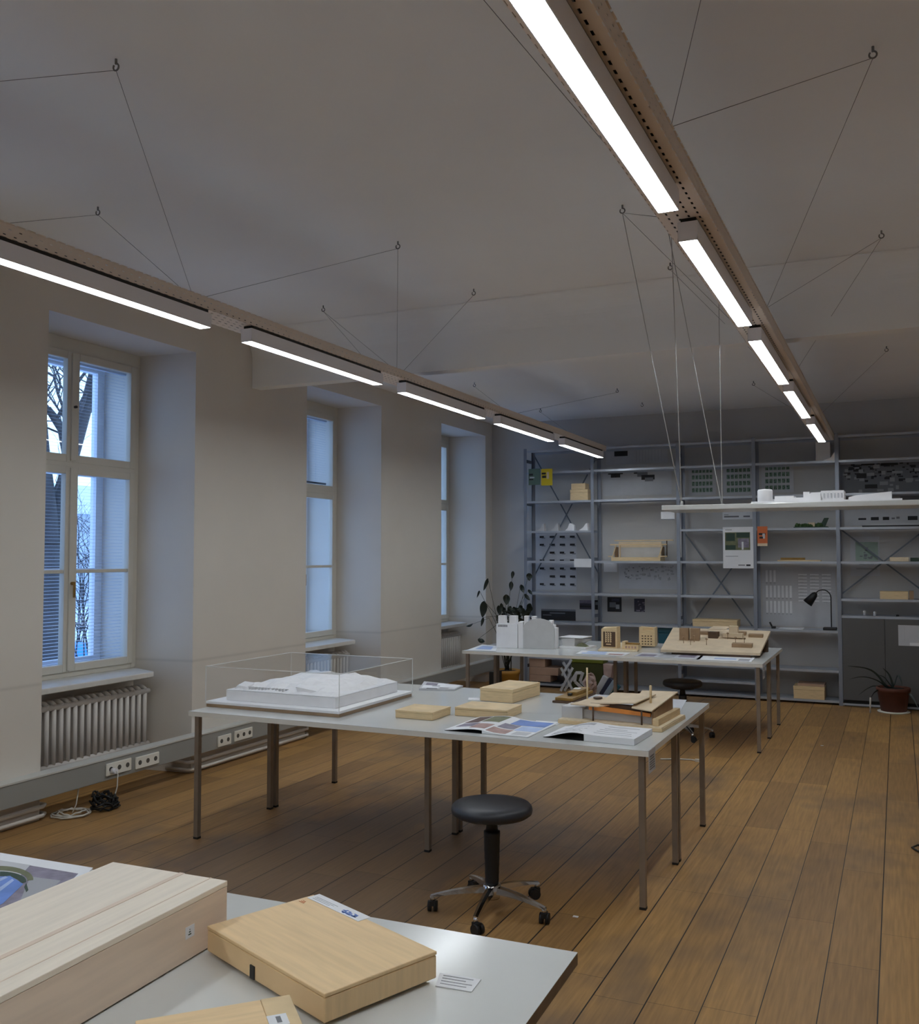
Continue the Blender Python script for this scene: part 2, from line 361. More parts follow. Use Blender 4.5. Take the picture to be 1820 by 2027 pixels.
def sash(parent, ya, yb, za, zb, bars=(), xf=-5.385, th=.05, st=.055):
    bm = BM()
    box(bm, xf-th, xf, ya, ya+st, za, zb); box(bm, xf-th, xf, yb-st, yb, za, zb)
    box(bm, xf-th, xf, ya+st, yb-st, za, za+st); box(bm, xf-th, xf, ya+st, yb-st, zb-st, zb)
    for z in bars: box(bm, xf-th, xf-.008, ya+st, yb-st, z-.013, z+.013)
    s = obj('sash', bm, FRAME, parent, bevel=.004)
    bm = BM(); box(bm, xf-th*.6, xf-th*.6+.004, ya+st-.006, yb-st+.006, za+st-.006, zb-st+.006); obj('pane', bm, GLASS, s)
    return s
for n, a, c in WINS:
    A, B = a+.03, c-.07; mid = (A+B)/2-.02
    bm = BM(); x0, x1 = -5.46, -5.40
    box(bm, x0, x1, A, A+.05, .78, 3.12); box(bm, x0, x1, B-.05, B, .78, 3.12)
    box(bm, x0, x1, A-.002, B+.003, 3.12, 3.2215); box(bm, x0, x1, A+.05, B-.05, .78, .82); box(bm, x0, x1+.01, A+.05, B-.05, 2.28, 2.33)
    w = struct('window_%d' % n, bm, FRAME, bevel=.004)
    for (ya, yb) in ((A+.05, mid), (mid, B-.05)):
        sash(w, ya, yb, 2.32, 3.12); sash(w, ya, yb, .82, 2.29, (1.535,))
    bm = BM(); box(bm, -5.386, -5.372, mid-.022, mid+.022, .83, 2.28); box(bm, -5.386, -5.372, mid-.022, mid+.022, 2.33, 3.11); obj('cover_strip', bm, FRAME, w, bevel=.003)
    bm = BM(); tube(bm, [(-5.372, mid, 1.45), (-5.345, mid, 1.45)], .012); tube(bm, [(-5.345, mid, 1.46), (-5.345, mid, 1.35)], .009); obj('handle', bm, BRASS, w)
    bm = BM(); tube(bm, [(-5.372, mid, 2.72), (-5.352, mid, 2.72)], .01); obj('knob', bm, DARKHOLE, w)
    # outer casement of the box window
    bm = BM(); x0, x1 = -5.83, -5.77
    box(bm, x0, x1, A, A+.07, .86, 3.1); box(bm, x0, x1, B-.07, B, .86, 3.1); box(bm, x0, x1, A, B, 3.1, 3.2215); box(bm, x0, x1, A, B, .76, .86)
    box(bm, x0+.002, x1-.002, A+.07, B-.07, 2.27, 2.37); box(bm, x0+.004, x1-.004, mid-.04, mid+.04, .86, 3.1); box(bm, x0+.006, x1-.006, A+.07, B-.07, 1.52, 1.55)
    of = obj('outer_casement', bm, OUTW, w)
    bm = BM(); box(bm, -5.802, -5.798, A+.05, B-.05, .84, 3.12); obj('outer_pane', bm, GLASS, of)
    # sill board
    bm = BM()
    prism(bm, [(-5.40, a+.05), (-5.064, a+.12), (-5.064, c-.235), (-5.085, c-.215), (-5.40, c-.085)][::-1], .742, .782)
    obj('sill', bm, SILL, w, bevel=.006)
    box_ = BM(); box(box_, -5.77, -5.46, A, B, .74, .775); obj('inner_sill', box_, OUTW, w)
# venetian blinds hang between the two casements
def blind(a, c, zlo, label, ztop=3.1, pitch=.025):
    A, B = a+.05, c-.1
    t = thing('venetian_blind', label, 'blind', (-5.53, (A+B)/2, zlo), 0, 'venetian blinds in the windows'); h = (B-A)/2
    bm = BM(); z = .03
    while z < ztop-zlo-.03:
        hexa(bm, [(-.008, -h, z+.001), (.008, -h, z-.001), (.008, h, z-.001), (-.008, h, z+.001), (-.008, -h, z+.0016), (.008, -h, z-.0004), (.008, h, z-.0004), (-.008, h, z+.0016)]); z += pitch
    obj('slats', bm, BLINDM, t)
    bm = BM(); box(bm, -.018, .018, -h, h, ztop-zlo-.03, ztop-zlo); obj('head_rail', bm, BLINDM, t)
    bm = BM(); box(bm, -.013, .013, -h, h, 0, .018); obj('bottom_rail', bm, BLINDM if zlo < 2 else SHELFD, t)
    bm = BM()
    for y in (-h*.7, h*.7): tube(bm, [(0, y, 0), (0, y, ztop-zlo)], .0012, 4)
    obj('cord', bm, BLINDM, t)
blind(4.33, 5.73, .84, 'open venetian blind lowered the full height of the nearest window')
blind(7.25, 8.63, 2.40, 'venetian blind drawn up to the transom in the middle window')

# -------- outside: snowy yard, bare tree, houses
bm = BM(); box(bm, -60, -5.95, -40, 60, -1.3, -1.2); struct('ground', bm, SNOW)
def limb(bm, p, d, L, r, depth, rnd):
    pts = [p]; q = p.copy(); dd = d.copy()
    for i in range(4):
        dd = (dd + Vector((rnd.uniform(-1, 1), rnd.uniform(-1, 1), rnd.uniform(-.6, .9)))*.16).normalized(); q = q + dd*L/4; pts.append(q.copy())
    tube(bm, pts, r, 6 if depth < 2 else 4, r_end=r*.62, cap=False)
    if depth >= 5: return
    for k in range(3 if depth < 4 else 2):
        j = rnd.choice((2, 3, 4)); a = Vector((rnd.uniform(-1, 1), rnd.uniform(-1, 1), rnd.uniform(-.3, .9))).normalized()
        limb(bm, pts[j], (dd*.55 + a*.85).normalized(), L*rnd.uniform(.55, .8), r*.55, depth+1, rnd)
def tree(loc, lean, L, r, seed, label):
    rnd = random.Random(seed); t = thing('bare_tree', label, 'tree', loc, 0, 'bare trees outside the windows')
    bm = BM(); pts = [Vector((0, 0, -.05))]; d = Vector(lean)
    for i in range(6): pts.append(pts[-1] + d*L/6 + Vector((rnd.uniform(-.05, .05), rnd.uniform(-.05, .05), 0)))
    tube(bm, pts, r, 10, r_end=r*.6); obj('trunk', bm, BARK, t)
    bm = BM()
    for j in (2, 3, 3, 4, 4, 5, 5, 6, 6):
        a = Vector((rnd.uniform(-1, 1), rnd.uniform(-1, 1), rnd.uniform(.1, .8))).normalized(); limb(bm, pts[j], a, L*.36, r*.42, 1, rnd)
    obj('branches', bm, BARK, t)
XT = -12.0
def tp(x, y, dx=0): g = gx(XT+dx, x, y); return g
b0 = tp(96, 1330); b0.z = -1.2
t = thing('bare_tree', 'forked bare tree outside the nearest window', 'tree', b0, 0, 'bare trees outside the windows')
bm = BM(); V_ = lambda *q: tp(*q)-b0
tube(bm, [(0, 0, -.05), V_(97, 1250), V_(100, 1150), V_(102, 1080)], .21, 10, r_end=.17)
tube(bm, [V_(102, 1090), V_(94, 1000), V_(84, 900), V_(76, 780)], .15, 8, r_end=.09)
tube(bm, [V_(102, 1090), V_(116, 1010), V_(134, 930), V_(152, 870), V_(172, 800), V_(188, 735), V_(202, 640)], .135, 8, r_end=.08)
tube(bm, [V_(136, 925), V_(122, 852), V_(100, 818), V_(70, 780)], .075, 7, r_end=.04)
tube(bm, [V_(166, 825), V_(186, 806), V_(206, 800)], .04, 6, r_end=.025)
obj('trunk', bm, BARK, t)
bm = BM(); rnd = random.Random(5)
for q, L in (((122, 852), 1.6), ((100, 818), 1.6), ((110, 834), 1.4), ((94, 1000), 1.5), ((84, 900), 1.8), ((172, 800), 1.5), ((188, 735), 1.6), ((152, 870), 1.2), ((134, 930), 1.2), ((180, 770), 1.3)):
    a_ = Vector((rnd.uniform(-.4, .4), rnd.uniform(-1, 1), rnd.uniform(-.2, 1))).normalized(); limb(bm, V_(*q), a_, L, .035, 2, rnd)
obj('branches', bm, BARK, t)
tree((-22.5, 25.5, -1.2), (0, -.06, 1.0), 6.5, .12, 11, 'slender bare tree farther off in the snowy yard')
for k_, (px_, dx_) in enumerate(((186, -3), (166, -8))):
    g = tp(px_, 1200, dx_); t = thing('bare_bush', ('thin bare bush in the lower right pane of the nearest window', 'thin bare bush farther back in the yard')[k_], 'bush', (g.x, g.y, -1.2), 0, 'bare bushes in the yard')
    bm = BM(); rnd = random.Random(40+k_)
    for j in range(9): limb(bm, Vector((rnd.uniform(-.3, .3), rnd.uniform(-.3, .3), 0)), Vector((rnd.uniform(-.3, .3), rnd.uniform(-.3, .3), 1)).normalized(), 2.6, .022, 2, rnd)
    obj('twigs', bm, BARK, t)
g = gz(-1.2, 104, 1322)
bm = BM(); box(bm, -.6, .6, -1.6, 1.2, 0, .55)
tag(obj('tarpaulin_cover', bm, TARP, loc=g, bevel=.1), 'bright blue cover lying in the snow seen low through the nearest window', 'cover')
bm = BM(); box(bm, -2, 2, -14, 14, 0, 5.2); t = tag(obj('neighbouring_house', bm, FACADE, loc=(-44, 34, -1.2)), 'pale neighbouring house across the yard behind the trees', 'house')
bm = BM(); prism(bm, [(-2.3, 5.2), (2.3, 5.2), (0, 7.0)], -14.3, 14.3, lambda a, b_, h: (a, h, b_)); obj('roof', bm, SNOW, t)

# -------- dado trunking with sockets, radiators and pipes
t = thing('cable_trunking', 'grey cable trunking running low along the window wall', 'trunking', (-4.85, 3.6, 0))
bm = BM(); box(bm, -.048, .05, -5.6, 7.99, .155, .292); obj('cover', bm, TRUNK, t, bevel=.004)
bm = BM(); box(bm, -.048, .055, -5.6, 7.99, .292, .302); obj('top_edge', bm, TRUNKLIP, t)
def sockets(x0, x1, n, label, plug=None):
    a = gx(-4.8, *x0).y; c = gx(-4.8, *x1).y; z = (gx(-4.8, *x0).z + gx(-4.8, *x1).z)/2
    t = thing('wall_socket', label, 'socket', (-4.8, (a+c)/2, z), 0, 'sockets on the trunking'); w = (c-a)
    bm = BM(); box(bm, 0, .012, -w/2, w/2, -.041, .041); obj('faceplate', bm, SOCK, t, bevel=.004)
    for i in range(n):
        y = -w/2 + w*(i+.5)/n
        bm = BM(); tube(bm, [(.0123, y, 0), (.013, y, 0)], .0165, 16); obj('outlet', bm, OUTLET if i != plug else BLACKP, t)
    return t
s1 = sockets((209, 1519), (258, 1517), 3, 'nearest white triple socket with a plug in it', 0)
sockets((267, 1507), (313, 1503), 3, 'white triple socket just right of the plugged-in one')
sockets((430, 1467), (456, 1463), 2, 'white double socket behind the left corner of the model table')
sockets((463, 1457), (498, 1449), 3, 'white triple socket farthest along the trunking')
a = gx(-4.8, 219, 1525)
t = thing('power_plug', 'grey plug and cord hanging from the nearest socket', 'plug', a)
bm = BM(); tube(bm, [(.014, 0, 0), (.05, 0, 0)], .018, 12); obj('plug_body', bm, LUMH, t)
bm = BM(); tube(bm, [(.05, 0, 0), (.065, 0, -.02), (.07, -.01, -.1), (.075, -.04, -a.z+.05), (.10, -.07, -a.z+.008), (.105, -.085, -a.z+.006)], .004, 6); obj('cord', bm, CABLEW, t)

def radiator(a, c, label):
    y0, y1 = a+.16, c-.145
    t = thing('radiator', label, 'radiator', (-5.25, (y0+y1)/2, .19), 0, 'radiators under the windows'); n = 18; h = (y1-y0)/2
    bm = BM()
    for i in range(n):
        y = -h + (i+.5)*2*h/n
        for x in (-.045, .045): tube(bm, [(x, y, .0), (x, y, .45)], .0165, 8)
        box(bm, -.045, .045, y-.006, y+.006, .03, .42)
        tube(bm, [(-.05, y, .445), (-.02, y, .462), (.02, y, .462), (.05, y, .445)], .017, 8)
    obj('columns', bm, RADI, t)
    bm = BM()
    for x in (-.045, .045):
        tube(bm, [(x, -h-.01, .035), (x, h+.01, .035)], .02, 10); tube(bm, [(x, -h-.01, .43), (x, h+.01, .43)], .02, 10)
    obj('header', bm, RADI, t)
    bm = BM(); tube(bm, [(0, -h-.01, .43), (0, -h-.06, .43)], .018, 10); tube(bm, [(0, -h-.045, .43), (0, -h-.045, .5)], .022, 12); obj('valve', bm, SOCK, t)
    bm = BM()
    for s in (-.6, .6): box(bm, -.165, -.05, h*s-.015, h*s+.015, .36, .39)
    obj('bracket', bm, RADI, t)
radiator(4.33, 5.73, 'white column radiator in the nearest window niche')
radiator(7.25, 8.63, 'white column radiator in the middle window niche')
radiator(10.07, 11.40, 'white column radiator in the farthest window niche')

def pipe(pts, label, r=.013):
    bm = BM(); tube(bm, pts, r, 10); tag(obj('heating_pipe', bm, PIPE), label, 'pipe', 'heating pipes along the window wall')
for ya, yb, nm in ((-1.9, 4.36, 'nearest pier left of the first window'), (5.70, 7.28, 'pier between first and second window'), (8.60, 10.10, 'pier between second and third window')):
    for z, k in ((.085, 'upper'), (.030, 'lower')):
        pts = [(-5.10, ya-.02, z), (-4.90, ya-.01, z), (-4.872, ya+.03, z)] if ya > 0 else [(-4.872, ya, z)]
        pts += [(-4.872, yb-.03, z), (-4.90, yb+.01, z), (-5.10, yb+.02, z)]
        pipe(pts, k + ' white heating pipe at the foot of the ' + nm)
for z, k in ((.10, 'upper'), (.05, 'lower')):
    pipe([(-5.36, 4.40, z), (-5.36, 5.62, z)], k + ' heating pipe at the back of the nearest radiator niche', .011)

# cables on the floor by the trunking
def coil(bm, c, R, n, r, rnd, mi=0, zmax=.05):
    pts = []
    for i in range(n*16):
        f = i/16; a = f*2*PI
        pts.append((c[0]+R*(1+.25*math.sin(f*2.3))*math.cos(a)+rnd.uniform(-.012, .012), c[1]+R*(1+.3*math.cos(f*1.7))*math.sin(a)+rnd.uniform(-.012, .012), r+zmax*abs(math.sin(f*.9))*rnd.uniform(.3, 1)))
    tube(bm, pts, r, 5, mi)
rn = random.Random(4)
c = gz(0, 207, 1602); bm = BM(); coil(bm, (0, 0), .07, 9, .006, rn, zmax=.11)
tag(obj('black_cable_coil', bm, RUBBER, loc=c), 'tangled black cable heap on the floor under the socket', 'cable')
c = gz(0, 143, 1613); bm = BM(); coil(bm, (0, 0), .095, 4, .0055, rn, zmax=.02)
tube(bm, [(-.02, .02, .006), (-.03, .06, .05), (-.03, .08, .16)], .004, 5)
tag(obj('white_cable_coil', bm, CABLEW, loc=c), 'loose loop of white cable on the floor left of the black one', 'cable')
c = gz(0, 1345, 1504); bm = BM(); d = gz(0, 1384, 1508)-c; e_ = gz(0, 1308, 1504)-c
tube(bm, [e_+Vector((0, 0, .006)), (0, 0, .006), d*.6+Vector((0, .02, .006)), d+Vector((0, 0, .006))], .0055, 6); box(bm, d.x-.03, d.x+.035, d.y-.012, d.y+.014, 0, .02)
tag(obj('white_cord_piece', bm, CABLEW, loc=c), 'short white cord lying on the floor right of the model table', 'cable')
c = gz(0, 1818, 1682); bm = BM(); tube(bm, [(.06, .03, .01), (0, .05, .012), (-.03, 0, .008), (.0, -.06, .008), (.06, -.05, .008)], .006, 6)
tag(obj('black_cable_loop', bm, RUBBER, loc=c), 'black cable end looping into view at the right edge', 'cable')
for i, q in enumerate(((1628, 1476), (1140, 1815))):
    bm = BM(); box(bm, -.012, .012, -.008, .008, 0, .003); tag(obj('paper_scrap', bm, PAPER, loc=gz(0, *q)), ('tiny white scrap on the planks near the back shelves', 'tiny white scrap on the planks right of the stool')[i], 'scrap')

# ================================================================== CABLE TRAYS AND LINEAR LIGHTS
def tray(x0, x1, label):
    cx = (x0+x1)/2; w = (x1-x0)/2; y0, y1 = -4.0, 10.95; ym = (y0+y1)/2; h = (y1-y0)/2
    t = thing('cable_tray', label, 'cable tray', (cx, ym, 2.89), 0, 'perforated cable trays under the ceiling')
    bm = BM(); box(bm, -w, w, -h, h, 0, .0015); obj('base', bm, TRAYB, t)
    for s in (-1, 1):
        bm = BM(); box(bm, s*w-.00075, s*w+.00075, -h, h, .0015, .06); box(bm, s*w-.006, s*w+.006, -h, h, .058, .0605); obj('side', bm, TRAYS, t)
    rnd = random.Random(int(abs(cx)*100))
    for k, (xx, zz, r) in enumerate(((-.6, .012, .011), (-.25, .014, .013), (.1, .011, .01), (.4, .013, .012), (.7, .012, .011))):
        pts = [(xx*w + rnd.uniform(-.008, .008), -h + 2*h*i/24, zz) for i in range(25)]
        bm = BM(); tube(bm, pts, r, 6); obj('power_cable', bm, RUBBER, t)  # unseen inside the tray, added black so the slots look dark
    for y in (-6.2, -4.4, -2.6, -.8, 1, 2.8, 4.6, 6.4):
        bm = BM(); box(bm, -w+.002, w-.002, y-.012, y+.012, .056, .0585); obj('cross_strut', bm, TRAYM, t)
    return t
tray(-3.315, -3.135, 'window-side perforated cable tray hung from wires')
tray(-.778, -.598, 'perforated cable tray running overhead at the right')
def luminaire(x, y0, label, group):
    t = thing('linear_light', label, 'light', (x, y0+.715, 2.80), 0, group)
    bm = BM(); w = .036
    box(bm, -w, w, -.715, .715, .012, .072); box(bm, -w, -w+.003, -.715, .715, 0, .012); box(bm, w-.003, w, -.715, .715, 0, .012)
    box(bm, -w, w, -.715, -.712, 0, .012); box(bm, -w, w, .712, .715, 0, .012)
    obj('housing', bm, LUMH, t)
    bm = BM(); box(bm, -w+.003, w-.003, -.712, .712, .001, .008); obj('diffuser', bm, DIFF, t)
    bm = BM(); box(bm, -.028, .028, -.70, .70, .0725, .0895); obj('gap_shade_strip', bm, BLACKP, t)  # black strip stands for the shaded gap between housing and tray
    return t
o0 = ('nearest', 'second nearest', 'middle', 'second farthest', 'farthest')
G1, G2 = 'lights under the window-side tray', 'lights under the right tray'
for i, y in enumerate((2.34, 4.10, 5.86, 7.62, 9.38)): luminaire(-3.165, y, o0[i] + ' lit linear light under the window-side tray', G1)
for i, y in enumerate((1.70, 3.45, 5.24, 6.98, 8.84)): luminaire(-.675, y, o0[i] + ' lit linear light under the right-hand tray', G2)
luminaire(-3.165, .58, 'added unseen lit linear light of the window-side tray beside the photographer', G1)  # out of view, continues the row, added for illumination
for i, y in enumerate((-1.18, -2.94)): luminaire(-3.165, y, ('first', 'second')[i] + ' added linear light of the window-side tray behind the photographer', G1)  # unseen lamps added to raise the ambient light
for i, y in enumerate((-1.82, -3.58)): luminaire(-.675, y, ('first', 'second')[i] + ' added linear light of the right-hand tray behind the photographer', G2)  # unseen pair on the other tray, also added for ambient light
luminaire(-.675, -.06, 'added unseen lit linear light of the right-hand tray above the photographer', G2)  # unseen lamp continuing this row, added to help light the room

def hook(x, y, label):
    z = 3.5 if y < 6.4 else 3.4
    t = thing('ceiling_hook', label, 'hook', (x, y, z), 0, 'hooks in the ceiling')
    bm = BM(); tube(bm, [(0, 0, 0), (0, 0, -.02)], .005, 6); obj('shank', bm, WIRE, t)
    bm = BM(); tube(bm, [(.013*math.sin(a), 0, -.031+.013*math.cos(a)) for a in [k*PI/8 for k in range(0, 15)]], .0035, 6); obj('eye', bm, WIRE, t)
    return Vector((x, y, z-.043))
def wire(p, q, label, r=.0011, m=None):
    bm = BM(); tube(bm, [p, q], r, 5); return tag(obj('suspension_wire', bm, m or WIRE), label, 'wire', 'wires holding the cable trays')
ZT = 2.95
HL = [(-2.61, 2.59, 'window-side tray hook highest up at the left of the photo'), (-3.82, 3.68, 'ceiling hook above the nearest window-side light'), (-2.64, 4.84, 'ceiling hook in mid ceiling right of the second window-side light'),
      (-2.64, 5.94, 'ceiling hook just before the beam in mid ceiling'), (-3.83, 5.87, 'ceiling hook above the second window-side light'), (-2.64, 9.65, 'back ceiling hook behind the beam near the hanging cables'), (-3.86, 8.7, 'back ceiling hook above the third window-side light'), (-3.84, 10.6, 'back ceiling hook above the fourth window-side light'), (-2.63, 10.68, 'farthest back ceiling hook toward the shelves')]
H = [hook(*h) for h in HL]
ws = lambda y: Vector((-3.225, y, ZT)); rs = lambda y: Vector((-.69, y, ZT))
for h, ys, nm in ((0, (1.5, 3.75), 'the top-left ceiling hook'), (1, (2.55, 3.75), 'the hook above the nearest window-side light'), (2, (3.75, 5.9), 'the mid-ceiling hook'),
                  (4, (5.5, 5.95), 'the hook above the second window-side light'), (3, (5.95,), 'the hook just before the beam'), (6, (8.1, ), 'the hook over the third window-side light'), (7, (10.1, ), 'the hook over the fourth window-side light'), (5, (8.1,), 'the back hook near the hanging cables')):
    for k, y in enumerate(ys):
        wire(H[h], ws(y), ('wire running back toward the camera from ' if (k == 0 and len(ys) == 2) else 'wire running to the far tray from ') + nm)
HR = [(-.045, 3.685, 'ceiling hook at the top right of the photo'), (-.047, 5.84, 'ceiling hook at the right just before the beam'), (-1.285, 4.83, 'ceiling hook holding the hanging board left of the right tray'),
      (-1.272, 5.93, 'ceiling hook right behind the hanging-board hook'), (-.05, 8.65, 'back ceiling hook at far right behind the beam'), (-1.283, 9.83, 'back ceiling hook left of the farthest right light')]
HH = [hook(*h) for h in HR]
ra = gx(-.6, 1328, 205).y; rb = gx(-.6, 1518, 588).y
for h, ys, nm in ((0, (ra, rb), 'the top right ceiling hook'), (1, (rb, 6.9), 'the right hook before the beam'), (2, (3.6, 5.9), 'the hanging-board hook'), (3, (6.9,), 'the hook behind the hanging-board hook'), (4, (9.2,), 'the back hook at far right'), (5, (9.2,), 'the back hook left of the last light')):
    for k, y in enumerate(ys):
        wire(HH[h], rs(y)+Vector((.09 if h in (0, 1, 4) else -.09, 0, 0)), ('wire slanting toward the camera from ' if (k == 0 and len(ys) == 2) else 'wire slanting to the right tray from ') + nm)
wire(Vector((-.04, 1.55, 3.5)), rs(ra)+Vector((.09, 0, 0)), 'wire entering at the top edge right of the bright tray')
wire(Vector((-1.28, 1.45, 3.5)), rs(3.6)+Vector((-.09, 0, 0)), 'long wire entering at the top edge left of the brightest light')

# ------------------------------------------------------------------ hanging board with white model
YH = 4.83
bl = gy(YH, 1310, 1001); t = thing('hanging_board', 'white display board hung from the ceiling on four cables', 'shelf', (bl.x, YH, 1.879))
bm = BM(); box(bm, 0, 1.9, 0, .36, 0, .025); obj('board', bm, TABTOP, t, bevel=.003)
f1 = gy(YH+.03, 1350, 988); f2 = gy(YH+.33, 1430, 988)
HK = HH[2]
for k, (p, q) in enumerate(((f1, HK), (f1, gz(3.5, 1327, 402)), (f2, Vector((-1.12, 5.12, 3.5))), (f2, Vector((f2.x-.005, 5.16, 3.5))))):
    pp = Vector((p.x-bl.x, p.y-YH, .0255)); qq = Vector((q.x-bl.x, q.y-YH, q.z-1.879))
    bm = BM(); tube(bm, [pp, qq], .0022, 6); o = obj('cable', bm, CABW, t)
bm = BM()
for p in (f1, f2): tube(bm, [(p.x-bl.x, p.y-YH, .025), (p.x-bl.x, p.y-YH, .045)], .007, 8)
tube(bm, [(1.55, .03, .025), (1.55, .03, .045)], .007, 8)
obj('anchor', bm, CABW, t)
bm = BM()
for y in (.03, .33): tube(bm, [(1.5, y, .0255), (1.5, y, 1.60)], .0022, 6)
obj('cable', bm, CABW, t)
m0 = gy(YH+.04, 1488, 989)
t = thing('massing_model', 'long white massing model standing on the hanging board', 'model', (m0.x, YH+.03, 1.904))
bm = BM(); box(bm, 0, .68, 0, .24, 0, .010); obj('base', bm, FOAM, t)
K = lambda x: gy(YH+.06, x, 975).x - m0.x
bm = BM(); lathe(bm, [(0, 0), (.0365, 0), (.0365, .056), (.033, .062), (0, .066)], 20, (K(1513), .07, .0102)); obj('round_tower', bm, FOAM, t)
bm = BM(); box(bm, K(1498), K(1530), .11, .2, .0102, .026); box(bm, K(1533), K(1571), .05, .17, .0102, .037); box(bm, K(1571), K(1590), .05, .2, .0102, .028); obj('low_block', bm, FOAM, t)
bm = BM(); box(bm, K(1590), K(1602), .05, .2, .0102, .055); box(bm, K(1602), K(1625), .03, .08, .0102, .045); box(bm, K(1602), K(1625), .11, .2, .0102, .055); box(bm, K(1625), K(1671), .05, .2, .0102, .058)
for i in range(6): box(bm, K(1630+7*i), K(1633+7*i), .046, .0502, .022, .045, 1)
obj('main_block', bm, [FOAM, PAPERG], t)
bm = BM(); a, c = K(1680), K(1766); prism(bm, [(a, .0102), (c, .0102), (c, .045), (a+.03, .03), (a, .022)], .03, .16, lambda x, z, y: (x, y, z)); obj('ramp_block', bm, FOAM, t)

# ================================================================== SHELVING along the back wall
YS = 11.23; DS = .31
PX = [-4.277, -3.397, -2.347, -1.48, -.592, .31, 1.2]
LV = {0: [2.975, 2.70, 2.33, 1.955, 1.578, 1.18, .815, .38, .05], 1: [2.975, 2.70, 2.33, 1.578, 1.18, .815, .38, .05], 2: [2.975, 2.70, 2.33, 1.955, 1.578, 1.18, .815, .38, .20, .05],
      3: [2.975, 2.70, 2.33, 1.955, 1.578, .815, .38, .05], 4: [2.975, 2.70, 2.33, 1.955, 1.578, 1.17, .985], 5: [2.975, 2.70, 2.33, 1.955, 1.578, 1.17, .985]}
POSTP = perforated('upright_perforated', S(126, 133, 146), .42, .5, .03, .05, .010, .018, 'X', 'Z', 0)
SHV = thing('metal_shelving', 'grey metal shelving covering the whole back wall', 'shelving', (-1.5, YS, 0)); ox = -1.5
for i, x in enumerate(PX):
    for (ya, nm) in ((0, 'upright'), (DS, 'upright')):
        bm = BM(); xx = x-ox
        box(bm, xx-.02, xx+.02, ya-.0015, ya+.0015, 0, 3.0); box(bm, xx-.02, xx-.017, ya, ya+(.035 if ya == 0 else -.035), 0, 3.0)
        obj(nm, bm, POSTM, SHV)
    bm = BM()
    for z in (.25, .9, 1.6, 2.3, 2.85): box(bm, xx-.016, xx-.013, .035, DS-.035, z-.02, z+.02)
    obj('end_tie', bm, POSTM, SHV)
for bI, zs in LV.items():
    xa, xb = PX[bI]-ox+.0205, PX[bI+1]-ox-.0205
    for z in zs:
        bm = BM(); box(bm, xa, xb, .002, DS-.002, z-.0015, z); box(bm, xa, xb, .002, .006, z-.026, z-.0015); box(bm, xa, xb, DS-.006, DS-.002, z-.026, z-.0015)
        obj('shelf', bm, SHELF, SHV)
def brace(bI, z0, z1):
    xa, xb = PX[bI]-ox, PX[bI+1]-ox
    bm = BM()
    for s in (1, -1):
        a = Vector((xa if s > 0 else xb, DS+.004 + (.004 if s > 0 else 0), z1)); c = Vector((xb if s > 0 else xa, DS+.004+(.004 if s > 0 else 0), z0)); d = (c-a).normalized(); n = Vector((-d.z, 0, d.x))*.0085
        hexa(bm, [a-n, c-n, c-n+Vector((0, .002, 0)), a-n+Vector((0, .002, 0)), a+n, c+n, c+n+Vector((0, .002, 0)), a+n+Vector((0, .002, 0))])
    obj('cross_brace', bm, BRACEM, SHV)
brace(0, 1.38, 2.95); brace(2, .70, 1.93); brace(4, 1.20, 1.95)

def P3(pl, x, y): return gy(pl, x, y)
def poster(name, label, cat, r, base, marks=(), pl=None, group=None, th=.003, mats=()):
    """flat sheet facing the room; marks = (u0, v0, u1, v1, material) in fractions from its top left"""
    pl = pl or YB+.0002; x0, y0, x1, y1 = r; ym, xm = (y0+y1)/2, (x0+x1)/2
    xa, xb = gy(pl, x0, ym).x, gy(pl, x1, ym).x; zt, zb = gy(pl, xm, y0).z, gy(pl, xm, y1).z
    bm = BM(); w, h = xb-xa, zt-zb; ml = [base]
    box(bm, 0, w, 0, th, 0, h)
    for i, (u0, v0, u1, v1, m) in enumerate(marks):
        if m not in ml: ml.append(m)
        box(bm, u0*w, u1*w, -.001-.00003*i, .0002, h*(1-v1), h*(1-v0), ml.index(m))
    return tag(obj(name, bm, ml, loc=(xa, pl-th, zb)), label, cat, group)
def scribbles(n, rnd, m, u=(0.08, .92), v=(.08, .92), sw=(.05, .2), sh=(.01, .04)):
    out = []
    for _ in range(n):
        a, c = rnd.uniform(*u), rnd.uniform(*v); w, h = rnd.uniform(*sw), rnd.uniform(*sh)
        out.append((a, c, min(1, a+w), min(1, c+h), m))
    return out
rn = random.Random(21)
GP = 'sheets pinned behind the shelves'
poster('pinned_drawing', 'yellow card with black print hung at the upper left shelf bay', 'poster', (1072, 928, 1094, 961), YEL, [(.05, .22, .42, .34, INK), (.08, .40, .45, .55, INK), (.5, .2, .7, .6, CARDW)], pl=YS-.0013)
poster('pinned_drawing', 'dull green card hung beside the yellow one on the corner upright', 'poster', (1047, 928, 1070, 960), TEALP, [(.05, .30, .38, .42, INK), (.1, .5, .5, .58, PAPERG), (.05, .62, .4, .7, INK)], pl=YS-.0013)
marks = []
for r_ in range(7):
    for c_ in range(4):
        if (r_, c_) in ((2, 0), (5, 0)): continue
        u = .09+c_*.25; v = .075+r_*.135
        marks.append((u, v, u+.12+rn.uniform(-.02, .02), v+.035, INK)); marks.append((u+.05, v+.03, u+.14, v+.045, INKG))
poster('pinned_drawing', 'sheet with a grid of small dark pictures in the left bay', 'poster', (1062, 1052, 1142, 1168), PAPERG, marks, group=GP)
poster('pinned_photo', 'wide dark panorama print low in the left bay', 'picture', (1072, 1206, 1140, 1228), INK, [(.0, .0, 1, .16, INKG), (.25, .3, .7, .4, INKG), (.05, .5, .3, .58, INKG)], group=GP)
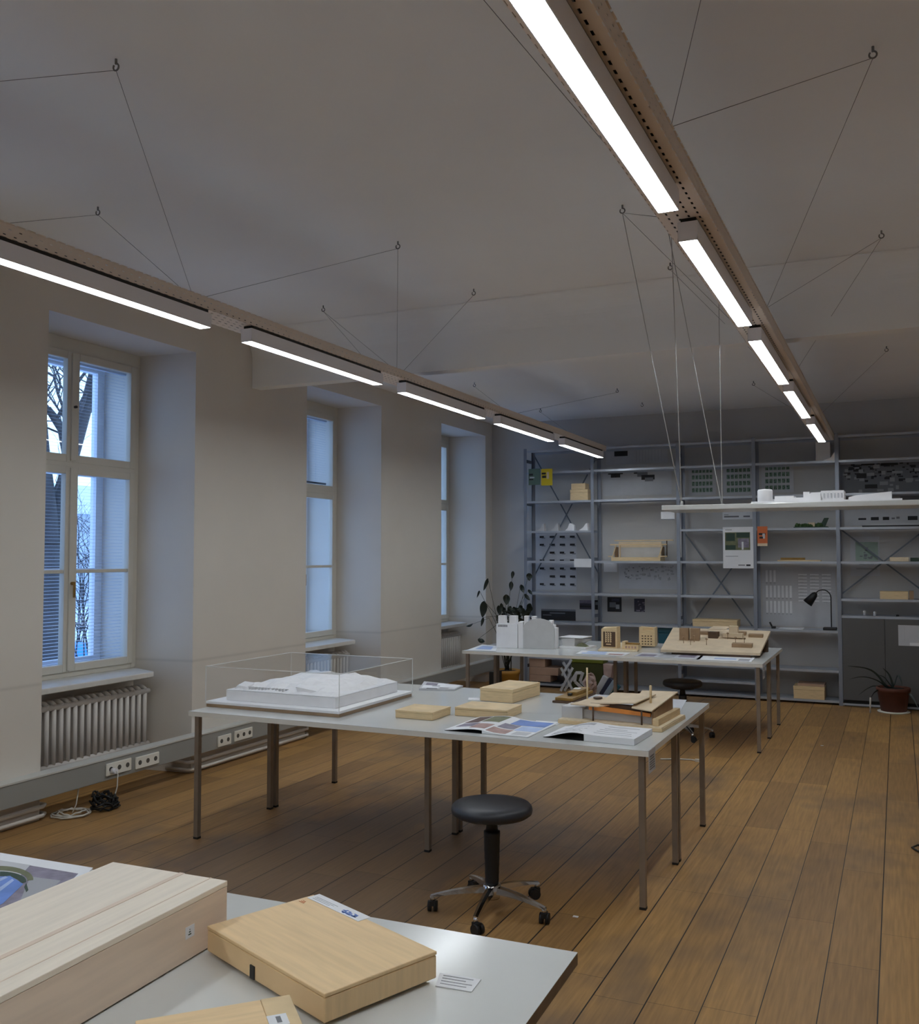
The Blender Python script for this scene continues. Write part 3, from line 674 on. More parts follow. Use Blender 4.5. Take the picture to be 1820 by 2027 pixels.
poster('pinned_photo', 'small dark landscape print beside the left bay post', 'picture', (1148, 1188, 1172, 1206), INKN, [(0, 0, 1, .35, INKP), (.0, .6, 1, .8, INK)], group=GP)
poster('pinned_photo', 'narrow dark print half behind the second shelf post', 'picture', (1177, 1188, 1188, 1207), INK, [(.2, .2, .8, .5, INKG)], group=GP)
poster('pinned_photo', 'dark square photo print in the second bay', 'picture', (1203, 1182, 1231, 1211), INK, [(.15, .35, .6, .7, INKG), (.3, .1, .85, .3, INKN), (.6, .5, .85, .8, INKLG)], group=GP)
poster('pinned_photo', 'smaller grey photo print right of the dark square one', 'picture', (1256, 1185, 1277, 1211), INKN, scribbles(14, rn, INKP, sw=(.1, .3), sh=(.05, .12)), group=GP)
poster('pinned_drawing', 'white sheet with a small black sketch in the second bay top', 'poster', (1200, 884, 1322, 918), PAPERG, [(.14, .18, .36, .52, INK), (.2, .1, .3, .2, INK)] + [(.5+.05*k, .1, .505+.05*k, .9, INKLG) for k in range(9)], group=GP)
poster('pinned_drawing', 'white sheet with two dark perspective sketches in the second bay', 'poster', (1194, 927, 1330, 980), PAPERG, [(.08, .03, .3, .2, INK), (.12, .2, .26, .32, INK), (.46, .02, .56, .2, INK), (.51, .14, .66, .32, INKG), (.57, .26, .76, .44, INK), (.62, .36, .74, .5, INKG)], group=GP)
poster('pinned_sheet', 'blank white sheet low left in the second bay', 'poster', (1196, 1113, 1222, 1132), PAPER, group=GP)
poster('pinned_drawing', 'pale sheet with faint tree sketches in the second bay', 'poster', (1226, 1114, 1342, 1166), PAPERG, scribbles(46, rn, INKLG, v=(.1, .6), sw=(.01, .06), sh=(.02, .09)) + scribbles(14, rn, INKG, v=(.15, .6), sw=(.01, .03), sh=(.02, .05)), group=GP)
def planset(x0, y0, x1, y1, label, seed):
    r = random.Random(seed); m = []
    for i in range(4):
        for j in range(6):
            u = .12+j*.13; v = .1+i*.22
            m.append((u, v, u+.1, v+.14, INKGR))
            for _ in range(3):
                a, c = u+r.uniform(0, .07), v+r.uniform(0, .11); m.append((a, c, a+.025, c+.03, INKDG))
    m.append((.1, .02, .6, .05, INK))
    poster('pinned_drawing', label, 'poster', (x0, y0, x1, y1), PAPERG, m, group=GP)
planset(1364, 922, 1418, 980, 'sheet of green floor plans in the middle bay, left one', 3)
planset(1432, 920, 1494, 980, 'sheet of green floor plans beside the middle post', 4)
planset(1508, 916, 1572, 975, 'sheet of green floor plans above the white tower model', 5)
poster('pinned_sheet', 'white sheet peeking out under the hanging board', 'poster', (1431, 1003, 1490, 1028), PAPER, [(.05, .72, .55, .84, INKG), (.7, .72, .92, .84, INKG), (.05, .6, .2, .66, INKLG)], group=GP)
poster('hanging_sign', 'small white card at the end of the hanging board', 'poster', (1309, 1013, 1336, 1029), PAPER, [(0, .9, 1, 1, INKG)], pl=YS-.0013)
poster('hanging_poster', 'white poster with a house photograph hung on the middle shelves', 'poster', (1432, 1043, 1492, 1125), PAPER, [(.07, .13, .9, .56, INKOL), (.1, .15, .4, .34, INKDG), (.45, .14, .88, .26, INKDG), (.5, .28, .86, .50, INKP), (.62, .36, .68, .55, PAPER), (.08, .44, .42, .55, INKDG), (.08, .06, .3, .08, INKLG), (.08, .70, .5, .715, INKLG), (.5, .91, .72, .935, INKG), (.76, .905, .9, .945, INK)], pl=YS-.0013)
poster('hanging_tag', 'orange paper tag hung on the fourth shelf post', 'tag', (1500, 1042, 1520, 1081), ORTAG, [(.15, .34, .8, .44, INK), (.5, .36, .75, .62, PAPERG), (.2, .52, .55, .62, INK), (.0, .86, 1, 1, CARDW)], pl=YS-.0013)
marks = []
for i in range(3):
    for j in range(7):
        if i == 0 and j not in (0, 1, 2): continue
        u = .05+j*.055; v = .06+i*.26
        marks.append((u, v, u+.03, v+.2, PAPER)); marks.append((u, v+.21, u+.025, v+.225, INKLG))
for i in range(9):
    for j in range(3):
        u = .5+j*.16; v = .12+i*.055; marks.append((u, v, u+.12, v+.02, PAPER)); marks.append((u+.02, v+.025, u+.07, v+.031, INKLG))
poster('pinned_drawing', 'large pale sheet of paper strips behind the black lamp', 'poster', (1510, 1122, 1655, 1240), PAPERG, marks, group=GP)
marks = scribbles(60, rn, INK, u=(.02, .9), v=(.04, .5), sw=(.02, .08), sh=(.02, .07)) + scribbles(50, rn, INKG, u=(.02, .92), v=(.04, .9), sw=(.02, .09), sh=(.02, .07)) + scribbles(26, rn, INKLG, u=(.02, .92), v=(.04, .9), sw=(.03, .1), sh=(.03, .1)) + [(.26, .02, .42, .1, INK), (.2, .3, .32, .42, INK), (.3, .58, .45, .68, INK), (.5, .03, .7, .12, INK)]
poster('pinned_drawing', 'dark collage sheet of many sketches in the right bay', 'poster', (1664, 912, 1830, 992), INKG, marks, group=GP)
poster('pinned_drawing', 'pale sheet with a row of dark pictures in the right bay', 'poster', (1672, 1000, 1830, 1040), PAPERG, [(.18, .62, .28, .72, INK), (.34, .58, .44, .74, INK), (.49, .58, .57, .74, INK), (.6, .62, .64, .7, INKG), (.66, .58, .7, .68, INKG), (.8, .56, .92, .76, INK), (.2, .1, .4, .16, INKLG)], group=GP)
poster('pinned_drawing', 'sheet with a pale green patch drawing in the right bay', 'poster', (1684, 1062, 1742, 1140), PAPERG, [(.18, .14, .95, .62, INKPG)] + scribbles(14, rn, INKG, u=(.3, .75), v=(.25, .55), sw=(.04, .12), sh=(.02, .05)) + [(.3, .66, .8, .72, INKLG), (.2, .80, .9, .84, INKLG)], group=GP)
poster('pinned_sheet', 'blank pale sheet hung below the third shelf in the left bay', 'poster', (1137, 1106, 1171, 1123), PAPER, pl=YS-.0013)

# ---- objects standing on the shelves
def sbox(name, label, cat, r, z, mats, d=.2, y=None, group=None, bevel=.002, lid=True):
    """box on a shelf: image columns x0..x1, top row y0, standing at height z"""
    y = y or YS+.03; x0, y0, x1 = r; xm = (x0+x1)/2
    a, c = gy(y, x0, 1100).x, gy(y, x1, 1100).x; h = gy(y, xm, y0).z - z
    t = thing(name, label, cat, ((a+c)/2, y, z+.0008), 0, group); w = (c-a)/2; h = max(h, .02)
    bm = BM(); box(bm, -w, w, 0, d, 0, h*.72 if lid else h); obj('body', bm, mats, t, bevel=bevel)
    if lid:
        bm = BM(); box(bm, -w-.002, w+.002, -.002, d+.002, h*.72+.001, h); obj('lid', bm, mats, t, bevel=bevel)
    return t
def spot(name, label, cat, z, x, y): return thing(name, label, cat, Vector((gy(y, x, 1100).x, y, z+.0008)))
sbox('wooden_box', 'light wooden box on the second shelf of the left bay', 'box', (1130, 969, 1165), 2.33, WOODE)
t = sbox('wooden_box', 'shallow wooden box stacked on the box in the left bay', 'box', (1132, 957, 1160), gy(YS+.03, 1146, 969).z+.001, WOODE, lid=False, d=.16)
for i, (xa, xb, xt) in enumerate(((1064, 1078, 1077), (1090, 1106, 1105), (1119, 1137, 1130), (1146, 1164, 1163))):
    y = YS+.05; a, c, p = gy(y, xa, 1030).x, gy(y, xb, 1030).x, gy(y, xt, 1030).x
    bm = BM(); h = .092; prism(bm, [(0, 0), (c-a, 0), (c-a-.004, h*.7), (p-a, h), (p-a-.02, h*.92), ((p-a)*.5, h*.4)], 0, .07, lambda u, v, k: (u, k, v))
    tag(obj('sail_model', bm, FOAM if i > 1 else GREYB, loc=(a, y, 1.9558)), ('leftmost small white sail-shaped model in the left bay', 'second white sail-shaped model from the left', 'rounded white sail-shaped model third from the left', 'rightmost white sail-shaped model by the second post')[i], 'model', 'sail-shaped models on one shelf')
# timber frame model in the second bay
y = YS+.04; a = gy(y, 1212, 1100).x; c = gy(y, 1306, 1100).x; w = c-a
t = thing('timber_frame_model', 'light wooden house frame model in the second bay', 'model', (a, y, 1.5788))
bm = BM(); box(bm, -.01, w+.01, 0, .25, 0, .045); obj('base', bm, WOODE, t)
bm = BM(); box(bm, .03, w-.02, .20, .21, .165, .235); obj('back_panel', bm, CARDW, t)
for x in (.02, w+.01):
    bm = BM(); box(bm, x, x+.006, .04, .2, .0455, .17); obj('side_panel', bm, CARDM, t)
bm = BM(); box(bm, .03, w-.01, .19, .198, .0455, .16); obj('rear_wall', bm, GREYB, t)
bm = BM()
for x in (0, w-.012): hexa(bm, [(x, 0, .0455), (x+.012, 0, .0455), (x+.012, .012, .0455), (x, .012, .0455), (x+.045, 0, .195), (x+.057, 0, .195), (x+.057, .012, .195), (x+.045, .012, .195)])
box(bm, .09, .105, 0, .012, .0455, .19); obj('upright_strip', bm, WOODE, t)
bm = BM()
box(bm, -.05, .0, .005, .017, .05, .062); box(bm, w-.02, w+.09, .005, .017, .05, .062); box(bm, -.02, w+.09, -.013, -.001, .19, .205); box(bm, -.03, w+.12, .215, .228, .245, .258); obj('rail', bm, WOODE, t)
bm = BM(); tube(bm, [(w+.04, .222, .0455), (w+.04, .222, .245)], .006, 6); obj('strut', bm, CARDD, t)
sbox('wooden_box', 'flat long wooden box on the shelf in the middle bay', 'box', (1370, 1227, 1458), .815, WOODE, d=.25)
t = spot('plastic_crate', 'teal plastic box in the second bay behind the wooden towers', 'crate', .38, 1322, YS+.05)
bm = BM(); box(bm, -.12, .12, 0, .22, 0, .34); obj('body', bm, TEAL, t, bevel=.01)
bm = BM(); box(bm, -.125, .125, -.006, .226, .341, .41); obj('lid', bm, TEAL, t, bevel=.008)
t = spot('landscape_model', 'green planted landscape model in the fourth bay', 'model', 1.955, 1606, YS+.05)
bm = BM(); box(bm, -.18, .18, 0, .2, 0, .012); obj('base', bm, INKDG, t)
bm = BM(); rr = random.Random(5)
for _ in range(46):
    q = (rr.uniform(-.16, .12), rr.uniform(.02, .18), .012); s = rr.uniform(.012, .024); lathe(bm, [(s*.8, 0), (s, s*.8), (s*.6, s*1.6), (0, s*2)], 7, q)
o = obj('planting', bm, GREENM, t); o['kind'] = 'stuff'
bm = BM(); box(bm, -.03, .04, .08, .16, .0125, .06); obj('block', bm, CARDW, t)
bm = BM(); hexa(bm, [(.09, .08, .0125), (.15, .08, .0125), (.15, .1, .0125), (.09, .1, .0125), (.14, .08, .11), (.19, .08, .11), (.19, .1, .11), (.14, .1, .11)]); obj('slab', bm, INKDG, t)
t = spot('timber_strip_model', 'long thin light wooden model in the fourth bay', 'model', 1.578, 1582, YS+.06)
bm = BM(); box(bm, -.23, .23, 0, .12, 0, .014); obj('base', bm, WOODE, t)
bm = BM(); box(bm, -.20, .06, .03, .09, .0145, .04); obj('strip', bm, BRASS, t)
# desk lamp
t = spot('desk_lamp', 'black desk lamp with a curved neck on the fourth bay shelf', 'lamp', .815, 1644, YS+.08)
bm = BM(); box(bm, -.085, .055, -.06, .07, 0, .03); obj('base', bm, BLACKP, t, bevel=.006)
bm = BM(); pts = [(.0, 0, .03), (.0, 0, .36)] + [(-.085+.085*math.cos(a), 0, .36+.085*math.sin(a)) for a in [k*PI/10 for k in range(1, 9)]]
tube(bm, pts, .006, 8); obj('neck', bm, BLACKP, t)
e_ = Vector(pts[-1]); d = Vector((-.62, 0, -.78)).normalized()
bm = BM(); tube(bm, [e_, e_+d*.03, e_+d*.15], .016, 16, r_end=.055); obj('shade', bm, BLACKP, t)
t = spot('small_instrument', 'small black object on the shelf left of the strip drawing', 'tool', .815, 1528, YS+.05)
bm = BM(); box(bm, -.015, .03, 0, .06, 0, .025); obj('body', bm, BLACKP, t, bevel=.004)
bm = BM(); tube(bm, [(-.01, .03, .02), (-.035, .03, .07)], .01, 8); obj('arm', bm, BLACKP, t)
t = spot('paper_sheet', 'white sheet lying on the shelf under the strip drawing', 'paper', .815, 1565, YS+.02)
bm = BM(); box(bm, -.14, .12, 0, .22, 0, .006); obj('sheet', bm, PAPER, t)
sbox('wooden_box', 'light wooden box on the bottom shelf right of the far table', 'box', (1567, 1359, 1628), .05, WOODE, d=.26, y=YS+.0)
sbox('wooden_box', 'thin reddish wooden board lying on the bottom shelf box', 'box', (1575, 1354, 1628), gy(YS, 1597, 1359).z+.002, PINKB, d=.24, lid=False)
sbox('grey_box', 'grey box on the top shelf beneath the end of the right tray', 'box', (1619, 875, 1648), 2.70, GREYB, d=.2, y=YS+.03, lid=False)
t = spot('post_highlight', 'white triangular piece standing for the light highlight on the fifth post', 'model', 2.70, 1645, YS-.0)
bm = BM(); prism(bm, [(-.06, 0), (.06, 0), (.06, .09), (.02, .03)], 0, .05, lambda u, v, k: (u, k-.0, v)); obj('body', bm, FOAM, t)  # white shape stands for a lit highlight on the post
sbox('wooden_box', 'cream flat box on the third shelf of the right bay', 'box', (1762, 1103, 1800), 1.578, WOODLX, d=.2, lid=False)
sbox('dark_block', 'dark green block right of the cream flat box', 'block', (1803, 1104, 1820), 1.578, INKDG, d=.15, lid=False)
sbox('wooden_box', 'flat light wooden box on the fourth shelf of the right bay', 'box', (1741, 1171, 1797), 1.17, WOODE, d=.2, lid=False)
sbox('dark_block', 'small brown block at the end of the flat wooden box', 'block', (1799, 1170, 1808), 1.17, CARDM, d=.12, lid=False)
t = spot('display_tray', 'low dark tray model on the second shelf of the right bay', 'model', 1.955, 1762, YS+.04)
bm = BM(); box(bm, -.27, .3, 0, .2, 0, .016); obj('base', bm, INK, t)
bm = BM(); box(bm, -.25, .28, .03, .17, .0165, .035); obj('top_plate', bm, PAPERG, t)
for i, x in enumerate((1710, 1730, 1775)):
    t = spot('glass_figure', ('small pale object first on the cabinet top', 'thin pale object second on the cabinet top', 'low dark object on the cabinet top')[i], 'ornament', .985, x, YS+.08)
    bm = BM(); h = (.06, .05, .02)[i]; lathe(bm, [(0, 0), (.016, 0), (.013, h*.5), (.017, h*.8), (0, h)], 12); obj('body', bm, PAPERG if i < 2 else INK, t)
# grey cabinet under the right bays
for xa, xb, nm in ((PX[4]+.024, PX[5]-.024, 'dark grey cabinet with flat doors under the right shelf bay'), (PX[5]+.024, PX[6]-.024, 'dark grey cabinet at the far right beyond the picture edge')):
    t = thing('storage_cabinet', nm, 'cabinet', (xa, YS-.02, 0)); w = xb-xa
    bm = BM(); box(bm, 0, w, .022, .33, .065, .96); obj('carcass', bm, CABIN, t)
    for k in range(2):
        bm = BM(); box(bm, .002+k*w*.5, w*.5-.002+k*w*.5, 0, .02, .07, .958); obj('door', bm, CABIN, t, bevel=.003)
    bm = BM(); box(bm, .01, w-.01, .03, .06, 0, .0645); obj('plinth', bm, DARKHOLE, t)
    bm = BM(); box(bm, 0, w, -.05, -.035, .02, .04); obj('foot_rail', bm, SHELF, t)
poster('paper_sign', 'white sheet taped on the grey cabinet door', 'sign', (1779, 1238, 1840, 1279), PAPERG, [(.2, .05, .205, .8, INKLG), (.37, .84, 1, .98, PAPER)], pl=YS-.0198)

# ================================================================== TABLES
TOP = .74
def table(name_loc, rz, W, D, label, legs, edge=TABEDGE, group='white work tables'):
    t = thing('work_table', label, 'table', name_loc, rz, group)
    bm = BM(); box(bm, 0, W, 0, D, TOP-.0275, TOP-.0015, 0); box(bm, .0, W, .0, D, TOP-.0015, TOP, 1)
    obj('tabletop', bm, [edge, TABTOP], t)
    for (x, y) in legs:
        bm = BM(); s = .0145
        box(bm, x-s, x+s, y-s, y+s, .004, TOP-.0277); box(bm, x-s-.001, x+s+.001, y-s-.001, y+s+.001, 0, .012, 1)
        obj('leg', bm, [LEGM, RUBBER], t)
    return t
def legset(W, D, rear, a=.04):
    base = [(a, a), (W-a, a), (a, D-.028), (W-a, D-.028), (W*.506, D*.5), (W*.506, D-.028)]
    return base if not rear else [(x, D-y) for x, y in base]
T2a = table((-3.783, 4.395, 0), 0, 2.714, .775, 'white table with the acrylic display case, front half of the middle pair', legset(2.714, .775, False))
T2b = table((-3.783, 5.172, 0), 0, 2.714, .79, 'white table directly behind the display case, rear half of the middle pair', legset(2.714, .79, True))
T3a = table((-3.79, 8.245, 0), 0, 2.75, .755, 'far white table with the tower models, front half of the back pair', legset(2.75, .755, False))
T3b = table((-3.79, 9.002, 0), 0, 2.75, .755, 'far white table in front of the shelves, rear half of the back pair', legset(2.75, .755, True))
rz1 = math.radians(1.6); R1 = Matrix.Rotation(rz1, 3, 'Z')
o1 = Vector((-.684, 2.121, 0)) + R1 @ Vector((-2.75, -.78, 0)); o2 = o1 + R1 @ Vector((0, -.782, 0))
T1a = table(o1, rz1, 2.75, .78, 'white table in the foreground carrying the wooden boxes', legset(2.75, .78, True, .22), T1EDGE)
T1b = table(o2, rz1, 2.75, .78, 'white table at the bottom edge nearest the camera', legset(2.75, .78, False, .22), T1EDGE)

def pbox(name, label, cat, fl, fr, br, ytop, z0=TOP, mats=WOODE, lidm=None, lid=0., bevel=.002, group=None, gap=.0012):
    P0, P1, P2 = gz(z0, *fl), gz(z0, *fr), gz(z0, *br); o, rz, w, d = frame3(P0, P1, P2); h = hz(P1, ytop) - z0
    t = thing(name, label, cat, (o.x, o.y, z0+gap), rz, group)
    hb = h - lid if lid else h
    bm = BM(); box(bm, 0, w, 0, d, 0, hb); obj('body', bm, mats, t, bevel=bevel)
    if lid:
        bm = BM(); box(bm, -.001, w+.001, -.001, d+.001, hb+.001, h); obj('lid', bm, lidm or mats, t, bevel=bevel)
    return t, w, d, h
# ---- wooden boxes on the middle table
GB = 'wooden model boxes on the middle table'
pbox('model_box', 'small pale wooden box nearest the display case', 'box', (783, 1421), (856.7, 1427), (896, 1414.5), 1411, mats=WOODE, lidm=WOODE, lid=.012, group=GB)
pbox('model_box', 'flat wooden box in the centre of the middle table', 'box', (900.7, 1416.7), (1004, 1424.4), (1034.7, 1411.5), 1407, mats=WOODE, lidm=WOODE, lid=.012, group=GB)
pbox('model_box', 'tall wooden box at the rear of the middle table', 'box', (950.8, 1387), (1015, 1392.5), (1060, 1375), 1366, mats=WOODE, lidm=WOODE, lid=.02, group=GB)
# ---- display case
cx0, cx1, cy0, cy1 = -3.80, -2.858, 4.565, 5.45
t = thing('display_case', 'clear acrylic display case over a white building model', 'display case', (cx0, cy0, TOP+.001)); w, d = cx1-cx0, cy1-cy0; H_ = hz(Vector((cx1, cy0, 0)), 1335)-TOP
bm = BM(); box(bm, .004, w-.004, .004, d-.004, 0, .018); obj('plinth', bm, CARDM, t)
bm = BM(); box(bm, .001, w-.001, .001, d-.001, .0185, .034); obj('base_plate', bm, FOAM, t, bevel=.002)
bm = BM(); th = .004
for (a, b_, c, e_) in ((0, w, 0, 0), (0, w, d, d), (0, 0, 0, d), (w, w, 0, d)):
    v = [bm.verts.new(p) for p in ((a, c, .0), (b_, e_, .0), (b_, e_, H_), (a, c, H_))]; bm.faces.new(v)
v = [bm.verts.new(p) for p in ((0, 0, H_), (w, 0, H_), (w, d, H_), (0, d, H_))]; bm.faces.new(v)
obj('acrylic_cover', bm, ACRYL, t)
bm = BM(); e = .003
for x in (0, w):
    for y in (0, d): box(bm, x-e*.6, x+e*.6, y-e*.6, y+e*.6, .034, H_)
for y in (0, d): box(bm, 0, w, y-e, y+e, H_-e, H_+e*.2)
for x in (0, w): box(bm, x-e, x+e, 0, d, H_-e, H_+e*.2)
obj('polished_edge', bm, ACRYE, t)
t = thing('building_model', 'white building model with sloping roofscape inside the acrylic case', 'model', (cx0+.095, cy0+.075, TOP+.0355)); w, d = w-.165, d-.15
bm = BM(); box(bm, 0, w, 0, d, 0, .062); obj('plinth_block', bm, FOAM, t, bevel=.002)
bm = BM(); rr = random.Random(12); nx, ny = 16, 12; hgt = {}
for i in range(nx+1):
    for j in range(ny+1):
        u, v = i/nx, j/ny
        edge = min(u, 1-u, v*1.2, (1-v)*1.6)
        hgt[i, j] = .064 + min(.05, .16*edge)*(.5+.75*v) + (rr.choice((-.010, -.004, 0, .004, .014)) if 0 < i < nx and 0 < j < ny else 0)
V = {k: bm.verts.new((k[0]/nx*w, k[1]/ny*d, h)) for k, h in hgt.items()}
for i in range(nx):
    for j in range(ny): bm.faces.new((V[i, j], V[i+1, j], V[i+1, j+1], V[i, j+1]))
obj('roofscape', bm, FOAM, t)
bm = BM()
for i in range(12):
    x = w*(.16+.032*i); box(bm, x, x+.012, .045, .06, .066, .082)
obj('dormer', bm, GREYB, t)
bm = BM(); hexa(bm, [(w*.62, .05, .07), (w*.80, .04, .07), (w*.80, .1, .07), (w*.60, .12, .07), (w*.6, .05, .10), (w*.8, .045, .082), (w*.78, .1, .088), (w*.58, .12, .105)])
hexa(bm, [(w*.05, .02, .064), (w*.17, .02, .064), (w*.17, .10, .064), (w*.05, .10, .064), (w*.08, .03, .09), (w*.16, .03, .082), (w*.17, .10, .10), (w*.08, .10, .105)]); obj('roof_wedge', bm, FOAM, t)
# ---- papers
def sheet(name, label, cat, pts, mats, marks=(), z=TOP, th=.0016, off=.0006):
    """a flat sheet on a table given its four corners (near-left, near-right, far-right, far-left)"""
    Q = [gz(z, *p) for p in pts]; c = sum(Q, Vector())/4; q = [p-c for p in Q]
    ml = [mats]; bm = BM()
    at = lambda u, v: (q[0]*(1-u)+q[1]*u)*(1-v) + (q[3]*(1-u)+q[2]*u)*v
    hexa(bm, [(p.x, p.y, 0) for p in q] + [(p.x, p.y, th) for p in q])
    for i, (u0, v0, u1, v1, m) in enumerate(marks):
        if m not in ml: ml.append(m)
        zz_ = th+.0004+.00012*i
        r = [at(u0, v0), at(u1, v0), at(u1, v1), at(u0, v1)]
        hexa(bm, [(p.x, p.y, th-.0003) for p in r] + [(p.x, p.y, zz_) for p in r], ml.index(m))
    return tag(obj(name, bm, ml, loc=(c.x, c.y, z+off)), label, cat)
rn = random.Random(33)
def polys(o_name, label, cat, pts, base, pl, z=TOP, off=.0006, th=.0016):
    Q = [gz(z, *p) for p in pts]; c = sum(Q, Vector())/len(Q); ml = [base]; bm = BM()
    prism(bm, [((p-c).x, (p-c).y) for p in Q], 0, th)
    for i, (pp, m) in enumerate(pl):
        if m not in ml: ml.append(m)
        prism(bm, [((gz(z, *q)-c).x, (gz(z, *q)-c).y) for q in pp], th-.0003, th+.0003+.00015*i, mi=ml.index(m))
    return tag(obj(o_name, bm, ml, loc=(c.x, c.y, z+off)), label, cat)
def open_book(label, nl, nr, fr, fl, hl, hr, pm, marks, name='open_book'):
    """book lying open: near-left, near-right, far-right, far-left corners, spine in between; left leaf arched"""
    o, rz, w, d = frame3(gz(TOP, *nl), gz(TOP, *nr), gz(TOP, *fr)); t = thing(name, label, 'book', (o.x, o.y, TOP+.0012), rz)
    s = w*.46
    bm = BM(); n = 14; poly = [(0, .0), (0, .003)]
    prof = []
    for i in range(n+1):
        u = i/n; prof.append((u*s, .004+hl*math.sin(u*PI*.62)**1.6*(1 if u < .8 else 1)))
    top = [bm.verts.new((x, 0, z)) for x, z in prof]; top2 = [bm.verts.new((x, d, z)) for x, z in prof]
    bot = [bm.verts.new((x, 0, z-.0022)) for x, z in prof]; bot2 = [bm.verts.new((x, d, z-.0022)) for x, z in prof]
    for i in range(n):
        bm.faces.new((top[i], top[i+1], top2[i+1], top2[i])); bm.faces.new((bot[i+1], bot[i], bot2[i], bot2[i+1]))
        bm.faces.new((bot[i], bot[i+1], top[i+1], top[i])); bm.faces.new((top2[i], top2[i+1], bot2[i+1], bot2[i]))
    ml = [pm]
    def zl(x): u = min(1, max(0, x/s)); return .004+hl*math.sin(u*PI*.62)**1.6
    for u0, v0, u1, v1, m in [k for k in marks if k[2] <= .46]:
        if m not in ml: ml.append(m)
        for k in range(4):
            a = (u0+(u1-u0)*k/4)*w; c = (u0+(u1-u0)*(k+1)/4)*w
            hexa(bm, [(a, v0*d, zl(a)), (c, v0*d, zl(c)), (c, v1*d, zl(c)), (a, v1*d, zl(a)), (a, v0*d, zl(a)+.0008), (c, v0*d, zl(c)+.0008), (c, v1*d, zl(c)+.0008), (a, v1*d, zl(a)+.0008)], ml.index(m))
    obj('left_leaf', bm, ml, t)
    bm = BM(); ml = [pm, PAPERG]; hs = prof[-1][1]; N2 = 8; pr = [(s+(w-s)*i/N2, hr+(hs-hr)*max(0, 1-i/3.0)**2) for i in range(N2+1)]
    for i in range(N2):
        (xa, za), (xb, zb) = pr[i], pr[i+1]
        hexa(bm, [(xa, 0, 0), (xb, 0, 0), (xb, d, 0), (xa, d, 0), (xa, 0, za), (xb, 0, zb), (xb, d, zb), (xa, d, za)], 0)
    zr = lambda x: next((pr[i][1]+(pr[i+1][1]-pr[i][1])*(x-pr[i][0])/(pr[i+1][0]-pr[i][0]) for i in range(N2) if x <= pr[i+1][0]+1e-9), hr)
    for u0, v0, u1, v1, m in [k for k in marks if k[0] >= .46]:
        if m not in ml: ml.append(m)
        for k in range(3):
            a = (u0+(u1-u0)*k/3)*w; c = (u0+(u1-u0)*(k+1)/3)*w
            hexa(bm, [(a, v0*d, zr(a)-.0003), (c, v0*d, zr(c)-.0003), (c, v1*d, zr(c)-.0003), (a, v1*d, zr(a)-.0003), (a, v0*d, zr(a)+.0006), (c, v0*d, zr(c)+.0006), (c, v1*d, zr(c)+.0006), (a, v1*d, zr(a)+.0006)], ml.index(m))
    obj('page_block', bm, ml, t)
    bm = BM(); box(bm, 0, w, .002, d-.002, -.0008, -.0001); obj('cover', bm, INK, t)
    return t
mk = [(.03, .5, .2, .95, INKBR), (.05, .2, .25, .45, INKP), (.22, .55, .44, .95, INKOL), (.26, .1, .45, .4, INKR), (.48, .05, .72, .3, INKR), (.5, .35, .7, .6, INKP), (.55, .62, .97, .95, INKB), (.72, .3, .98, .58, INKSKY), (.78, .06, .96, .24, PAPERG)]
open_book('open magazine with colour photos on the near edge of the middle table', (880, 1446), (1045, 1461), (1090, 1432), (960, 1424), .016, .005, PAPER, mk, 'open_magazine')
mk = [(.06, .15, .4, .17, INKLG), (.06, .25, .36, .27, INKLG), (.06, .4, .4, .42, INKLG), (.1, .6, .38, .62, INKLG), (.15, .75, .4, .9, INKLG), (.52, .2, .93, .215, INKLG), (.52, .35, .9, .365, INKLG), (.52, .5, .93, .515, INKLG), (.55, .62, .8, .64, INKLG), (.55, .8, .9, .82, INKLG)]
open_book('thick open white book near the right corner of the middle table', (1075, 1459.5), (1256, 1476.5), (1286, 1454), (1120, 1440), .034, .030, PAPER, mk)
sheet('paper_pile', 'crumpled white and grey papers behind the display case', 'paper', ((830, 1367), (900, 1368), (917, 1360), (840, 1352)), PAPERG, [(.05, .1, .5, .5, PAPER), (.4, .3, .95, .9, PAPER), (.1, .55, .4, .85, INKP), (.55, .05, .8, .3, INKLG), (.2, .0, .5, .12, INKG), (.3, .4, .5, .55, INKLG)], th=.012)
sheet('paper_sheet', 'thin white strip of paper left of the tall wooden box', 'paper', ((927, 1386), (950, 1386.5), (950, 1382), (928, 1381.5)), PAPER)
sheet('paper_sheet', 'white slip of paper between magazine and roof model', 'paper', ((1055, 1433), (1102, 1436), (1112, 1430), (1062, 1427)), PAPER)
sheet('transparent_sheet', 'glossy white sheet at the back right of the middle table', 'paper', ((1166, 1397), (1345, 1412), (1360, 1386), (1163, 1374)), TISSUE)
# small boat-like timber model
P0, P1, P2 = gz(TOP, 1094, 1391), gz(TOP, 1135, 1394), gz(TOP, 1160, 1374); o, rz, w, d = frame3(P0, P1, P2)
t = thing('timber_block_model', 'small gold-brown timber model behind the roof model', 'model', (o.x, o.y, TOP+.001), rz)
bm = BM(); box(bm, 0, w, 0, d, 0, .012); obj('base', bm, CARDD, t)
bm = BM(); box(bm, .01, w-.01, .02, d-.02, .0125, .03); box(bm, .04, w-.03, d*.35, d-.03, .03, .05); obj('block', bm, BRASS, t, bevel=.002)
bm = BM(); box(bm, w*.45, w*.6, d*.25, d*.32, .03, .046); obj('cube', bm, DARKHOLE, t); bm = BM(); box(bm, w*.3, w*.6, d*.62, d*.72, .0503, .056); obj('strip', bm, FOAM, t)
